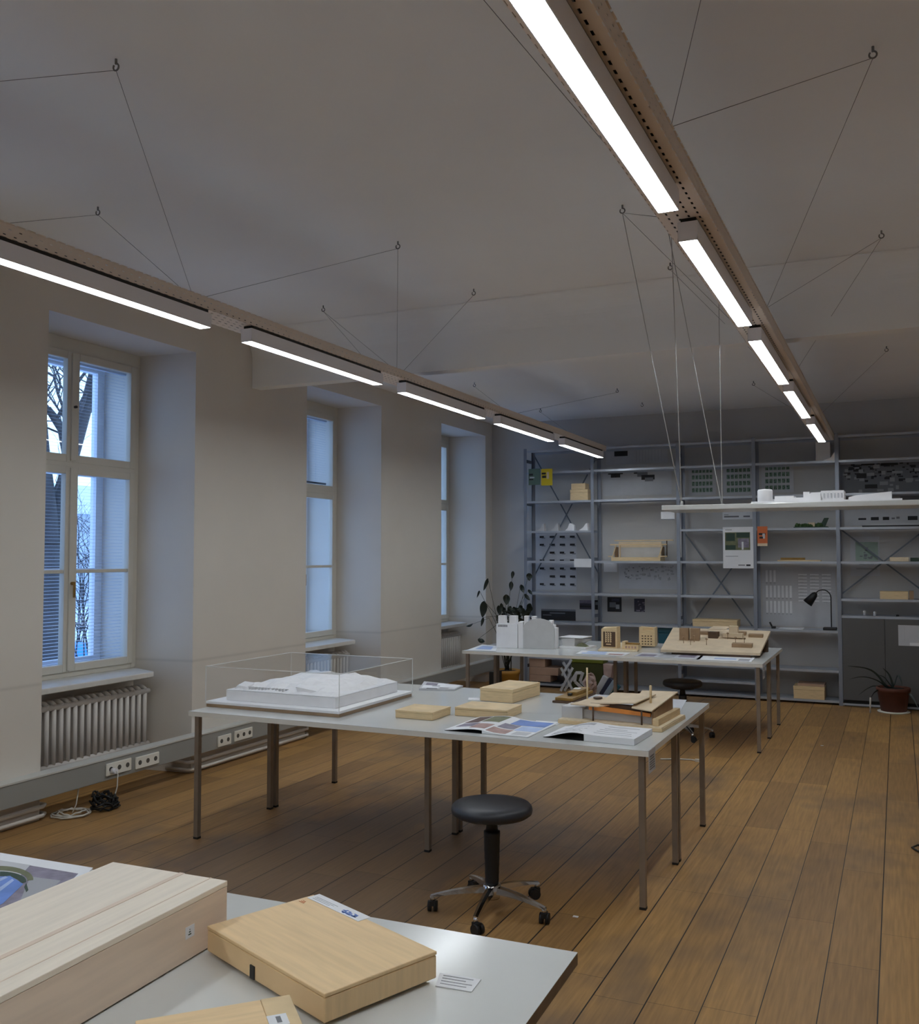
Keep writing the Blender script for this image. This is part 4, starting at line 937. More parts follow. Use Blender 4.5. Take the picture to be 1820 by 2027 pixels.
# roof model
P0, P1, P2 = gz(TOP, 1105, 1432), gz(TOP, 1311, 1450.5), gz(TOP, 1351, 1423); o, rz, w, d = frame3(P0, P1, P2)
t = thing('roof_model', 'large architectural model with folded cardboard roof on the middle table', 'model', (o.x, o.y, TOP+.001), rz)
bm = BM(); box(bm, 0, w, 0, d, 0, .018); obj('base', bm, WOODE, t); bm = BM(); box(bm, .002, w-.002, .002, d-.002, .0182, .024); obj('base_top', bm, WOODLX, t)
bm = BM(); box(bm, .05, w*.87, .08, d*.9, .0243, .072); obj('walls', bm, GREYB, t)
bm = BM(); box(bm, .0, .12, .055, .2, .0243, .085); obj('annex', bm, GREYB, t)
bm = BM(); hexa(bm, [(.16, .045, .078), (w*.87, .045, .066), (w*.87, .06, .066), (.16, .06, .078), (.16, .045, .104), (w*.87, .045, .084), (w*.87, .06, .084), (.16, .06, .104)]); obj('fascia', bm, ORANGE, t)
bm = BM(); th = Vector((0, 0, .006))
def plate(pts, mi=0):
    a = [Vector(p) for p in pts]
    lo = [bm.verts.new(p) for p in a]; hi = [bm.verts.new(p+th) for p in a]; n = len(a)
    f = bm.faces.new(lo[::-1]); f.material_index = mi; f = bm.faces.new(hi); f.material_index = mi
    for i in range(n): f = bm.faces.new((lo[i], lo[(i+1) % n], hi[(i+1) % n], hi[i])); f.material_index = mi
plate([(.06, .03, .100), (.22, .03, .098), (.33, .12, .112), (.16, .22, .125)])
plate([(.22, .05, .112), (.42, .05, .128), (.46, .28, .146), (.20, .32, .132)])
plate([(.40, .04, .104), (w*.90, .015, .098), (w*.955, d*.88, .150), (.34, d*.9, .142)])
obj('roof', bm, CARDW, t)
bm = BM(); box(bm, .16, .48, .07, .1, .0725, .112); box(bm, w*.62, w*.86, .065, .1, .0725, .097); obj('clerestory', bm, CARDD, t)
bm = BM(); hexa(bm, [(w*.875, .06, .0243), (w*.905, .06, .0243), (w*.905, d*.88, .0243), (w*.875, d*.88, .0243), (w*.875, .06, .092), (w*.905, .06, .092), (w*.905, d*.88, .145), (w*.875, d*.88, .145)]); obj('gable_wall', bm, CARDM, t)
bm = BM(); box(bm, w*.90, w*.955, .03, d*.97, .0243, .06); obj('side_beam', bm, WOODE, t)
bm = BM(); tube(bm, [(.19, .03, .0243), (.19, .03, .098)], .005, 8); tube(bm, [(w*.80, .025, .0243), (w*.80, .025, .096)], .005, 8); obj('column', bm, CARDD, t)
bm = BM(); tube(bm, [(w*.82, .15, .118), (w*.82, .15, .215)], .007, 8); obj('mast', bm, WOODE, t)
bm = BM(); tube(bm, [(.17, .16, .126), (.17, .16, .131)], .025, 12); obj('roof_light', bm, CARDD, t)
# tall stick standing at the back of the table
q = gz(TOP, 1163, 1390); h = hz(q, 1322)-TOP
bm = BM(); box(bm, -.018, .018, -.012, .012, 0, .008); tube(bm, [(0, 0, .008), (0, 0, h)], .0055, 8)
tag(obj('wooden_stick', bm, WOODE, loc=(q.x, q.y, TOP+.001)), 'thin upright wooden stick at the rear edge of the middle table', 'stick')
# paper labels hanging off table corners
def hang_label(fl, h, w, label, x):
    y = fl
    t = thing('paper_label', label, 'label', (x, y, TOP-.002), 0, 'paper labels on table corners')
    bm = BM(); box(bm, .0, .0012, 0, w, -h, 0);
    for k in range(2): box(bm, .0011, .0016, w*.15, w*.8, -h*.32-.012*k, -h*.32-.012*k+.007, 1)
    for k in range(4): box(bm, .0011, .0016, w*.12, w*.88, -h*.55-.011*k, -h*.55-.011*k+.006, 1)
    obj('card', bm, [PAPERG, INKG], t)
hang_label(4.40, .105, .13, 'printed paper label hanging at the right corner of the middle table', -1.069)
hang_label(8.27, .125, .13, 'printed paper label hanging at the right corner of the far table', -1.040)

# ---- far table
def facade(bm, w, h, rows, cols, x0, z0, dx, dz, ww, wh, y=-.0005, mi=1):
    for i in range(cols):
        for j in range(rows): box(bm, x0+i*dx, x0+i*dx+ww, y, .0004, z0+j*dz, z0+j*dz+wh, mi)
P0, P1 = gz(TOP, 983, 1282.5), gz(TOP, 1031, 1284); rz = math.atan2((P1-P0).y, (P1-P0).x)+.05; wl = (P1-P0).length
t = thing('castle_model', 'white model of a building with towers on the far table', 'model', (P0.x, P0.y, TOP+.001), rz); k = 9.0/F
hh = lambda y: hz(P0, y)-TOP
bm = BM(); box(bm, 0, wl*.86, 0, .16, 0, hh(1235)); facade(bm, 0, 0, 1, 7, wl*.08, hh(1241), wl*.055, 1, wl*.035, hh(1236)-hh(1240.5))
obj('left_wing', bm, [FOAM, INKG], t)
bm = BM()
for a, b_ in ((.07, .36), (.52, .82)): box(bm, wl*a, wl*b_, .01, .09, hh(1235)+.0003, hh(1219))
obj('turret', bm, FOAM, t)
bm = BM(); box(bm, wl*.88, wl*1.08, .01, .16, 0, hh(1231)); obj('link', bm, FOAM, t)
bm = BM(); wr = wl*1.24; x0 = wl*1.09; hb = hh(1244)
poly = [(0, 0), (wr, 0), (wr, hb)] + [(wr*.5+wr*.5*math.cos(a), hb+(hh(1223.5)-hb)*math.sin(a)) for a in [PI*j/16 for j in range(1, 16)]] + [(0, hb)]
prism(bm, poly, .0, .03, lambda u, v, q: (x0+u, q, v)); obj('gable', bm, GREYB, t)
bm = BM(); box(bm, x0, x0+wr*.98, .031, .17, 0, hh(1236)); box(bm, x0+.005, x0+wr*.15, .031, .1, hh(1236), hh(1219)); box(bm, x0+wr*.26, x0+wr*.4, .031, .1, hh(1236), hh(1219.5)); box(bm, x0+wr*.8, x0+wr*.93, .05, .12, hh(1236), hh(1227)); box(bm, x0+wr*.95, x0+wr*1.06, .04, .16, 0, hh(1242)); obj('right_wing', bm, FOAM, t)
# wooden towers
def tower(fl, fr, br, ytop, label, dark):
    P0, P1, P2 = gz(TOP+.012, *fl), gz(TOP+.012, *fr), gz(TOP+.012, *br); o, rz, w, d = frame3(P0, P1, P2); d = max(d, .1); h = hz(P0, ytop)-TOP-.012
    t = thing('tower_model', label, 'model', (o.x, o.y, TOP+.0135), rz)
    bm = BM(); box(bm, 0, w, 0, d, 0, h)
    if dark:
        box(bm, w*.12, w*.9, -.0006, .0004, h*.06, h*.86, 2)
        for c in range(3):
            for r_ in range(5): box(bm, w*(.27+c*.15), w*(.35+c*.15), -.0012, .0004, h*(.30+r_*.105), h*(.375+r_*.105), 0)
            box(bm, w*(.25+c*.15), w*(.29+c*.15), -.0014, .0004, h*.28, h*.86, 0)
        box(bm, w*.3, w*.62, -.0012, .0004, h*.16, h*.22, 0)
    else: facade(bm, w, h, 4, 4, w*.16, h*.1, w*.185, h*.17, w*.10, h*.07, mi=1)
    obj('block', bm, [WOODE, CARDD, CARDD], t)
    bm = BM()
    if dark: hexa(bm, [(0, 0, h+.0003), (w, 0, h+.0003), (w, d, h+.0003), (0, d, h+.0003), (0, 0, h+.001), (w, 0, h+.022), (w, d, h+.022), (0, d, h+.014)])
    else: hexa(bm, [(0, 0, h+.0003), (w*.25, 0, h+.0003), (w, d*.9, h+.0003), (0, d, h+.0003), (0, 0, h+.032), (w*.2, 0, h+.03), (w, d*.9, h+.02), (0, d, h+.03)]); box(bm, w*.9, w, 0, d*.9, h+.0003, h+.028)
    obj('roof', bm, WOODE, t)
tower((1191, 1282), (1222, 1283.5), (1231, 1282), 1245, 'wooden tower model with dark window bays', True)
tower((1266, 1279), (1297, 1280), (1304, 1277), 1248, 'wooden tower model with small square windows', False)
P0, P1, P2 = gz(TOP, 1184, 1289), gz(TOP, 1262, 1291), gz(TOP, 1310, 1276); o, rz, w, d = frame3(P0, P1, P2)
t = thing('mounting_board', 'pale wooden base board under the tower models', 'base', (o.x, o.y, TOP+.001), rz); bm = BM(); box(bm, 0, w, 0, d, 0, .0115); obj('board', bm, WOODLX, t)
P0, P1, P2 = gz(TOP+.012, 1232, 1285.5), gz(TOP+.012, 1264, 1287), gz(TOP+.012, 1268, 1284); o, rz, w, d = frame3(P0, P1, P2)
t = thing('low_building_model', 'low wooden block model between the two towers', 'model', (o.x, o.y, TOP+.0135), rz)
bm = BM(); box(bm, 0, w, 0, .10, 0, .045); facade(bm, 0, 0, 1, 4, w*.2, .012, w*.19, 1, w*.1, .02); obj('block', bm, [WOODE, INKR], t)
bm = BM(); box(bm, 0, w*.18, 0, .1, .0455, .075); box(bm, w*.2, w, .02, .06, .0455, .062, 1); obj('top', bm, [WOODE, BRASS], t)
# tilted site model board
P0, P1 = gz(.785, 1308, 1286), gz(.785, 1505, 1293); yb = P1.y+.86; Pb = gy(yb, 1526, 1249); Pl = gy(yb, 1333, 1248)
t = thing('site_model', 'large pale site model board propped up on the far table', 'model', (P0.x, P0.y, .785), 0)
A = Vector((0, 0, 0)); B = Vector((P1.x-P0.x, P1.y-P0.y, 0)); C2 = Vector((Pb.x-P0.x, Pb.y-P0.y, Pb.z-.785)); D2 = Vector((Pl.x-P0.x, Pl.y-P0.y, Pb.z-.785+.004)); dn = Vector((0, .004, -.022))
bm = BM(); hexa(bm, [A+dn, B+dn, C2+dn, D2+dn, A, B, C2, D2]); obj('board', bm, CARDW, t)
bil = lambda u, v: (A*(1-u)+B*u)*(1-v)+(D2*(1-u)+C2*u)*v
bm = BM()
for u, v, s in ((.70, .20, .2), (.67, .74, .11), (.815, .66, .14), (.30, .70, .10)):
    q = bil(u, v); e_ = bil(u+s, v); hh_ = Vector((0, 0, .032 if s > .15 else .026))
    dd = Vector((0, .06, .008)); up2 = Vector((0, 0, .0006))
    q = q+up2; e_ = e_+up2; hexa(bm, [q, e_, e_+dd, q+dd, q+hh_, e_+hh_, e_+dd+hh_, q+dd+hh_])
obj('terrace_block', bm, CARDM, t)
bm = BM(); q = bil(.14, .42)+Vector((0, 0, .0006))
for k in (0, .1): box(bm, q.x+k, q.x+k+.085, q.y, q.y+.06, q.z, q.z+.115)
obj('slab_tower', bm, CARDM, t)
bm = BM(); q = bil(.42, .55)+Vector((0, 0, .001)); box(bm, q.x, q.x+.09, q.y, q.y+.1, q.z+.0, q.z+.06); obj('dark_house', bm, CARDD, t)
bm = BM(); q = bil(.40, .68)+Vector((0, 0, .01)); hexa(bm, [q+Vector(p) for p in ((0, 0, .045), (.17, 0, .05), (.2, .1, .07), (.04, .1, .07), (0, 0, .05), (.17, 0, .055), (.2, .1, .075), (.04, .1, .075))]); box(bm, q.x+.2, q.x+.28, q.y, q.y+.08, q.z-.005, q.z+.085); box(bm, q.x+.16, q.x+.34, q.y-.1, q.y-.02, q.z-.015, q.z+.025); obj('house', bm, CARDW, t)
bm = BM()
for u, v in ((.2, .3), (.28, .24), (.30, .36), (.44, .26), (.72, .36), (.81, .34), (.62, .55), (.33, .5), (.67, .8)):
    q = bil(u, v); tube(bm, [q, q+Vector((0, 0, .05))], .003, 5); lathe(bm, [(0, 0), (.012, .005), (.010, .016), (0, .02)], 6, q+Vector((0, 0, .045)))
obj('model_tree', bm, CARDM, t)
bm = BM(); q = bil(.5, .06); box(bm, .09, B.x-.08, .05, .12, -.042, -.023); hexa(bm, [(.3, .6, -.042), (B.x, .6, -.042), (B.x, .66, -.042), (.3, .66, -.042), (.3, .6, C2.z*.68-.026), (B.x, .6, C2.z*.68-.026), (B.x, .66, C2.z*.72-.026), (.3, .66, C2.z*.72-.026)]); obj('support_strip', bm, CARDD, t)
sheet('paper_plan', 'greyish printed plan lying at the front of the far table', 'paper', ((1255, 1299), (1385, 1306), (1395, 1297), (1272, 1292)), PAPERG, [(.05, .1, .3, .6, INKP), (.35, .2, .6, .8, INKLG), (.65, .3, .9, .9, INKP)])
sheet('paper_plan', 'white plan sheets lying in front of the site model', 'paper', ((1378, 1306), (1488, 1310.5), (1496, 1301), (1390, 1297)), PAPER, [(.3, .3, .7, .5, INKSKY), (.75, .1, .95, .5, INKLG)])
sheet('paper_plan', 'pale blue printed sheets between white model and towers', 'paper', ((1140, 1294), (1235, 1298.5), (1248, 1293), (1152, 1288.5)), PAPER, [(.15, .55, .55, .95, INKSKY), (.1, .1, .6, .4, INKSKY), (.65, .1, .95, .5, INKR)])
sheet('paper_plan', 'pale sheet under the left end of the white castle model', 'paper', ((925, 1287), (982, 1289), (985, 1279), (955, 1276)), PAPER, [(.2, .2, .8, .8, INKSKY)])
P0, P1, P2 = gz(TOP, 1107, 1283), gz(TOP, 1160, 1286), gz(TOP, 1170, 1280); o, rz, w, d = frame3(P0, P1, P2); d = .26
t = thing('low_white_model', 'low white sheet model with bent roof beside the castle model', 'model', (o.x, o.y, TOP+.001), rz)
bm = BM(); box(bm, 0, w, 0, d, 0, .02); obj('base', bm, FOAM, t)
bm = BM(); hexa(bm, [(.02, .05, .0205), (w*.5, .05, .0205), (w*.5, d, .0205), (.02, d, .0205), (.0, .05, .09), (w*.52, .05, .10), (w*.8, d, .075), (.0, d, .09)]); obj('block', bm, GREYB, t)
bm = BM(); hexa(bm, [(w*.55, .03, .0205), (w*.95, .03, .0205), (w*.95, .12, .0205), (w*.55, .12, .0205), (w*.68, .06, .055), (w*.75, .06, .055), (w*.75, .10, .055), (w*.68, .10, .055)]); obj('mound', bm, INKOL, t)
bm = BM(); box(bm, -.02, w*.8, .04, d+.02, .1005, .106); obj('roof_sheet', bm, FOAM, t)

# ================================================================== FOREGROUND BOXES
zt = .876
Pr = gz(TOP, 449, 1858); zt = hz(Pr, 1743)
Pl = gz(zt, 224, 1706); Pf = gz(TOP, 143, 2024)
ax = (Vector((Pl.x, Pl.y, 0))-Vector((Pr.x, Pr.y, 0))); wd = ax.length; rz = math.atan2(-ax.y, -ax.x)
ydir = Vector((math.cos(rz+PI/2), math.sin(rz+PI/2), 0)); L_ = 1.0
o = Vector((Pl.x, Pl.y, TOP+.0045)) - ydir*L_
t = thing('wooden_crate', 'big pale wooden box at the lower left of the foreground table', 'box', o, rz); h = zt-TOP-.0045
bm = BM(); box(bm, 0, wd, 0, L_, 0, h-.013); obj('body', bm, WOODCS, t, bevel=.0015)
bm = BM(); box(bm, -.0005, wd+.0005, -.0005, L_+.0005, h-.0125, h); obj('lid', bm, WOODC, t, bevel=.0015)
bm = BM(); box(bm, wd*.60, wd*.64, .0, L_, h-.0002, h+.0012); box(bm, wd*.86, wd*.868, .0, L_, h-.0002, h+.0008); obj('lid_strip', bm, WOODCS, t)
bm = BM(); box(bm, .01, wd-.01, .01, L_-.01, -.0044, -.0003); obj('foot_pad', bm, BLACKP, t)
bm = BM(); yy = L_-.135
box(bm, wd+.0001, wd+.0008, yy-.015, yy+.015, h*.36, h*.56, 0)
for k in range(3): box(bm, wd+.0007, wd+.0011, yy-.006+.002*k, yy+.004-.002*k, h*(.41+.04*k), h*(.43+.04*k), 1)
obj('sticker', bm, [PAPER, INKDG], t)
# flat beige box with black latch
P0, P1 = gz(TOP+.008, 405, 1886), gz(TOP+.008, 641, 2026)
zt = .805; A0, A1, A2, A3 = gz(zt, 410, 1832), gz(zt, 640, 1966), gz(zt, 867, 1884), gz(zt, 622, 1771)
rz = math.atan2((A1-A0).y, (A1-A0).x); w = ((A1-A0).length+(A2-A3).length)/2; d = ((A2-A1).length+(A3-A0).length)/2
cx = (A0+A1+A2+A3)/4; R = Matrix.Rotation(rz, 3, 'Z'); o = cx - R @ Vector((w/2, d/2, 0))
t = thing('storage_box', 'flat beige wooden box with a black latch on the foreground table', 'box', (o.x, o.y, TOP+.0085), rz); h = zt-TOP-.0085
bm = BM(); box(bm, 0, w, 0, d, 0, h-.0085); obj('body', bm, WOODL, t, bevel=.003)
bm = BM(); box(bm, -.0006, w+.0006, -.0006, d+.0006, h-.0078, h); obj('lid', bm, WOODL, t, bevel=.002)
bm = BM(); box(bm, .02, w-.02, .02, d-.02, -.0083, -.0004); obj('foot_pad', bm, BLACKP, t)
lx = w*.43
bm = BM(); box(bm, lx-.009, lx+.009, -.003, .0005, h*.02, h*.52); obj('latch', bm, BLACKP, t, bevel=.001)
bm = BM(); box(bm, w*.02, w*.47, d*.915, d*1.0+.012, h+.0002, h+.0012, 0)
rr = random.Random(8)
for _ in range(26):
    a = rr.uniform(.29, .40); c = rr.uniform(.93, .985); box(bm, w*a, w*(a+rr.uniform(.01, .03)), d*c, d*(c+.012), h+.0010, h+.0016, 1)
for k in range(3): box(bm, w*.05, w*(.2+.02*k), d*(.94+.02*k), d*(.945+.02*k), h+.0010, h+.0015, 2)
obj('label_sheet', bm, [PAPER, INKB, INKLG], t)
bm = BM()
for k in range(3): box(bm, w*(.03+.004*k), w*(.075-.006*k), d*(.82+.016*k), d*(.826+.016*k), h+.0001, h+.0006)
obj('stamp_mark', bm, ORTAG, t)
sheet('paper_note', 'small printed white note right of the flat beige box', 'paper', ((862, 1953), (934, 1965), (953, 1940), (872, 1927)), PAPER, [(.1, .2, .8, .25, INKLG), (.1, .4, .9, .45, INKLG), (.1, .6, .7, .65, INKLG), (.1, .8, .85, .84, INKLG)])
# third box at the bottom edge
zt = .80; B0 = gz(zt, 268, 2020); B1 = gz(zt, 574, 1969); B2 = gz(zt, 600, 2008)
a = (B1-B0); rz = math.atan2(a.y, a.x); w = a.length; R = Matrix.Rotation(rz, 3, 'Z'); o = B0 - R @ Vector((0, .30, 0))
t = thing('storage_box', 'small wooden box with white sticker cut off by the bottom edge', 'box', (o.x, o.y, TOP+.0012), rz); h = zt-TOP-.0012
bm = BM(); box(bm, 0, w, 0, .30, 0, h-.008); obj('body', bm, WOODL, t, bevel=.002)
bm = BM(); box(bm, 0, w*.8, 0, .30, h-.0075, h); obj('lid', bm, WOODL, t, bevel=.0015)
bm = BM(); box(bm, w*.801, w, 0, .30, h-.0075, h+.001); obj('lid_end', bm, WOODE, t, bevel=.0015)
s = R.inverted() @ (gz(zt, 549, 2016)-o)
bm = BM(); box(bm, s.x-.018, s.x+.018, s.y-.03, s.y+.012, h+.0009, h+.0017); box(bm, s.x-.003, s.x+.006, s.y-.02, s.y+.004, h+.0016, h+.002, 1); obj('sticker', bm, [PAPER, INKG], t)
# poster with aerial photo
arc = lambda cx, cy, ra, rb, a0, a1: [(cx+ra*math.cos(a0+(a1-a0)*k/12), cy+rb*math.sin(a0+(a1-a0)*k/12)) for k in range(13)]
polys('photo_print', 'large print with an aerial pool photograph at the left of the foreground table', 'poster', [(-120, 1850), (60, 1850), (184, 1719), (-20, 1686)], PAPER, [
    ([(-110, 1835), (50, 1835), (155, 1731), (-15, 1702)], INKP), ([(-15, 1702), (60, 1714), (40, 1735), (-40, 1724)], PAPERG), ([(60, 1737), (120, 1745), (90, 1775), (40, 1785)], INKLG),
    (arc(0, 1742, 66, 26, -PI*.52, .08) + arc(0, 1744, 54, 19, .08, -PI*.52), INKOL), (arc(0, 1746, 52, 19, -PI*.5, .1) + arc(0, 1750, 40, 14, .1, -PI*.5), INKDG),
    ([(-60, 1830), (6, 1790), (46, 1752), (20, 1736), (-40, 1740)], INKB), ([(-60, 1800), (24, 1742), (28, 1745), (-50, 1806)], INKSKY), ([(-70, 1770), (10, 1737), (16, 1739), (-60, 1776)], INKSKY), ([(48, 1758), (52, 1750), (56, 1764), (52, 1768)], INKDG)])

# ================================================================== STOOLS
def stool(loc, rz, label, zseat, rs):
    t = thing('rolling_stool', label, 'stool', loc, rz, 'black rolling stools')
    bm = BM(); zb = zseat-.062
    lathe(bm, [(0, zb), (rs*.80, zb), (rs*.90, zb+.004), (rs*.985, zb+.016), (rs, zb+.030), (rs*.985, zb+.044), (rs*.93, zb+.055), (rs*.7, zseat-.001), (0, zseat)], 48); obj('seat', bm, VINYL, t)
    bm = BM(); lathe(bm, [(0, zb-.012), (rs*.6, zb-.012), (rs*.66, zb-.001), (0, zb-.001)], 24); obj('seat_plate', bm, BLACKP, t)
    bm = BM(); lathe(bm, [(.0, zb-.07), (.03, zb-.07), (.024, zb-.03), (.024, zb-.012), (0, zb-.012)], 20)
    n = 7; z0, z1 = .128, zb-.07; prof = [(0, z0)]
    for i in range(n+1): z = z0+(z1-z0)*i/n; r = .031+.007*(i/n); prof += [(r, z)] + ([(r+.0015, z+(z1-z0)/n*.5)] if i < n else [])
    prof.append((0, z1)); lathe(bm, prof, 20); obj('column', bm, RUBBER, t)
    bm = BM(); lathe(bm, [(0, .062), (.036, .062), (.042, .08), (.042, .122), (.034, .1275), (0, .1275)], 24); obj('hub', bm, CHROME, t)
    for k in range(5):
        a = k*2*PI/5; M = Matrix.Rotation(a, 4, 'Z'); bm = BM(); prev = None
        for i in range(9):
            u = i/8; x = .03+.255*u; zt_ = .122-.042*u**1.7; th = .034-.022*u; hw = .021-.007*u
            ring = [bm.verts.new(M @ Vector(p)) for p in ((x, -hw, zt_-th), (x, hw, zt_-th), (x, hw*.8, zt_-.004), (x, 0, zt_), (x, -hw*.8, zt_-.004))]
            if prev:
                for j in range(5): bm.faces.new((prev[j], prev[(j+1) % 5], ring[(j+1) % 5], ring[j]))
            else: bm.faces.new(ring)
            prev = ring
        bm.faces.new(prev[::-1]); L_ = obj('leg', bm, CHROME, t)
        bm = BM(); tube(bm, [M @ Vector((.277, 0, .047)), M @ Vector((.277, 0, .074))], .011, 12)
        obj('caster_stem', bm, CHROME, L_)
        bm = BM(); c = M @ Vector((.277, 0, 0)); Q = Matrix.Translation(c) @ Matrix.Rotation(a+1.0+k*.9, 4, 'Z')
        for s in (-1, 1):
            tube(bm, [Q @ Vector((.012, s*.006, .024)), Q @ Vector((.012, s*.022, .024))], .024, 16)
        box(bm, -.014, .026, -.012, .012, .030, .052, M=Q); obj('caster', bm, RUBBER, L_)
    return t
st = stool((-1.74, 4.115, 0), math.radians(-82), 'black round stool on chrome castors in front of the middle table', .5, .19)
dup(st, (-1.80, 8.72, 0), math.radians(-60), 'black round stool half hidden between the middle and far tables', 'black rolling stools').scale = (.93, .93, 1.03)

# ================================================================== PLANTS
p = gz(0, 1770, 1414); t = thing('potted_plant', 'strap-leaved plant in a dark clay pot on the floor by the grey cabinet', 'plant', (p.x-.0, p.y+.14, 0)); k = 10.9/F
bm = BM(); lathe(bm, [(0, .0), (.15, 0), (.16, .012), (.15, .016), (0, .016)], 28); obj('saucer', bm, SOCK, t)
bm = BM(); lathe(bm, [(0, .017), (.125, .017), (.155, .22), (.165, .222), (.168, .262), (.15, .262), (.145, .235), (0, .235)], 28); obj('pot', bm, TERRA, t)
bm = BM(); lathe(bm, [(0, .2352), (.142, .2352), (.10, .25), (0, .255)], 20); obj('soil', bm, SOIL, t)
def strap(pts, w, name='leaf'):
    bm = BM(); P = [Vector(q) for q in pts]
    for _ in range(2):
        Q = [P[0]]
        for a, b_ in zip(P, P[1:]): Q += [a*.75+b_*.25, a*.25+b_*.75]
        P = Q+[P[-1]]
    n = len(P); prev = None
    for i, q in enumerate(P):
        d = P[min(i+1, n-1)]-P[max(i-1, 0)]; s = d.cross(Vector((0, 0, 1)))
        s = s.normalized() if s.length > 1e-5 else Vector((0, 1, 0))
        s = (s*.5 + d.normalized().cross(s)*.85).normalized()
        ww = w*(.75 if i < 2 else 1)*(1-(i/(n-1))**3)+.0006; nn = s.cross(d).normalized()*.0012
        ring = [bm.verts.new(v) for v in (q-s*ww, q+nn, q+s*ww, q-nn)]
        if prev:
            for j in range(4): bm.faces.new((prev[j], prev[(j+1) % 4], ring[(j+1) % 4], ring[j]))
        prev = ring
    return bm
def px_leaf(pix, dy, w):
    pts = [Vector((0, .0, .25))]
    for i, q in enumerate(pix):
        g = gy(p.y+.14+dy*(i+1)/len(pix), *q); pts.append(Vector((g.x-p.x, g.y-p.y-.14, g.z)))
    obj('leaf', strap(pts, w), LEAF, t)
for pix, dy, w in [([((1755, 1360), (1738, 1335), (1718, 1322), (1678, 1318))], -.05, .013), ([((1768, 1355), (1762, 1335), (1748, 1322))], -.02, .012), ([((1757, 1362), (1740, 1347), (1710, 1338), (1683, 1344))], -.2, .007), ([((1750, 1366), (1742, 1364), (1726, 1374), (1722, 1405))], -.15, .011),
                  ([((1773, 1350), (1778, 1334), (1785, 1346), (1787, 1360))], -.06, .009), ([((1790, 1370), (1803, 1374), (1812, 1388), (1818, 1402))], -.12, .012), ([((1752, 1366), (1735, 1356), (1718, 1362), (1700, 1376))], .02, .006), ([((1760, 1352), (1752, 1340), (1740, 1336))], .05, .008)]:
    px_leaf(pix[0], dy, w)
g = gy(p.y, 1723, 1396); bm = BM(); tube(bm, [(g.x, g.y, 0), (g.x+.005, g.y, g.z+.08)], .008, 6); tag(obj('plant_stake', bm, CABLEW), 'short pale stake standing on the floor left of the potted plant', 'stake')

# tall dark plant in the corner left of the shelves
pc = gz(0, 1003, 1362); yC = 10.35
base = gy(yC, 1003, 1100); bx = base.x
t = thing('corner_plant', 'tall dark-leaved plant in an ochre pot in the corner behind the far table', 'plant', (bx, yC, 0))
bm = BM(); lathe(bm, [(0, 0), (.12, 0), (.15, .26), (.157, .27), (.157, .31), (.145, .31), (.14, .29), (0, .29)], 24); obj('pot', bm, YELP, t)
bm = BM(); lathe(bm, [(0, .2905), (.138, .2905), (0, .31)], 16); obj('soil', bm, SOIL, t)
def hang_leaf(cx_, cy__, L, w, ang, dy):
    c = gy(yC+dy, cx_, cy__); c = Vector((c.x-bx, dy, c.z)); k = (yC/.95)/F*1.05; L *= k; w *= k
    bm = BM(); n = 9; d = Vector((math.cos(ang), .15, -math.sin(ang))).normalized(); s = Vector((-d.z, .35, d.x)).normalized(); nn = d.cross(s).normalized()
    prev = None
    for i in range(n):
        u = i/(n-1); ww = w/2*(math.sin(PI*min(1, u*.96+.02)))**.7*(1.15-.4*u)+.0005; q = c+d*L*(u-.5)+nn*(-.02*math.sin(PI*u))
        ring = [bm.verts.new(v) for v in (q-s*ww-nn*ww*.15, q+nn*.002, q+s*ww-nn*ww*.15, q-nn*.002)]
        if prev:
            for j in range(4): bm.faces.new((prev[j], prev[(j+1) % 4], ring[(j+1) % 4], ring[j]))
        prev = ring
    obj('leaf', bm, LEAF, t); return c-d*L*.5
ends = []
for args in ((962, 1157, 26, 7, 2.0, -.1), (947, 1176, 15, 4, 2.0, -.15), (957, 1206, 32, 15, 1.75, -.2), (955, 1231, 18, 6, 1.9, -.2), (1015, 1138, 15, 7, 1.8, 0), (1012, 1160, 18, 9, 1.7, .05), (1034, 1165, 16, 9, 1.3, .1), (1048, 1142, 15, 12, 1.6, .15), (1003, 1187, 20, 14, 1.6, -.05), (1044, 1182, 16, 7, .9, .1), (930, 1237, 14, 5, -.4, -.25), (1050, 1172, 12, 6, .9, .15), (953, 1268, 14, 9, .3, -.1)):
    ends.append(hang_leaf(*args))
rr = random.Random(17)
for i in range(26): ends.append(hang_leaf(rr.uniform(988, 1052), rr.uniform(1200, 1232), rr.uniform(12, 20), rr.uniform(6, 11), rr.uniform(.2, 2.9), rr.uniform(-.15, .2)))
bm = BM()
for e_ in ends[:13]:
    m_ = Vector((e_.x*.35+rr.uniform(-.04, .04), e_.y*.4, .85+rr.uniform(-.05, .1))); tube(bm, [(rr.uniform(-.03, .03), 0, .29), m_*.6+Vector((0, 0, .2)), m_, e_], .004, 5, r_end=.0022)
for i in range(6):
    a = rr.uniform(0, 6.28); pts = [Vector((.05*math.cos(a), .05*math.sin(a), .29))]
    for k in range(8): pts.append(Vector((rr.uniform(-.12, .3), rr.uniform(-.1, .15), .78+rr.uniform(0, .25))))
    tube(bm, pts, .006, 5)
obj('stem', bm, STEM, t)

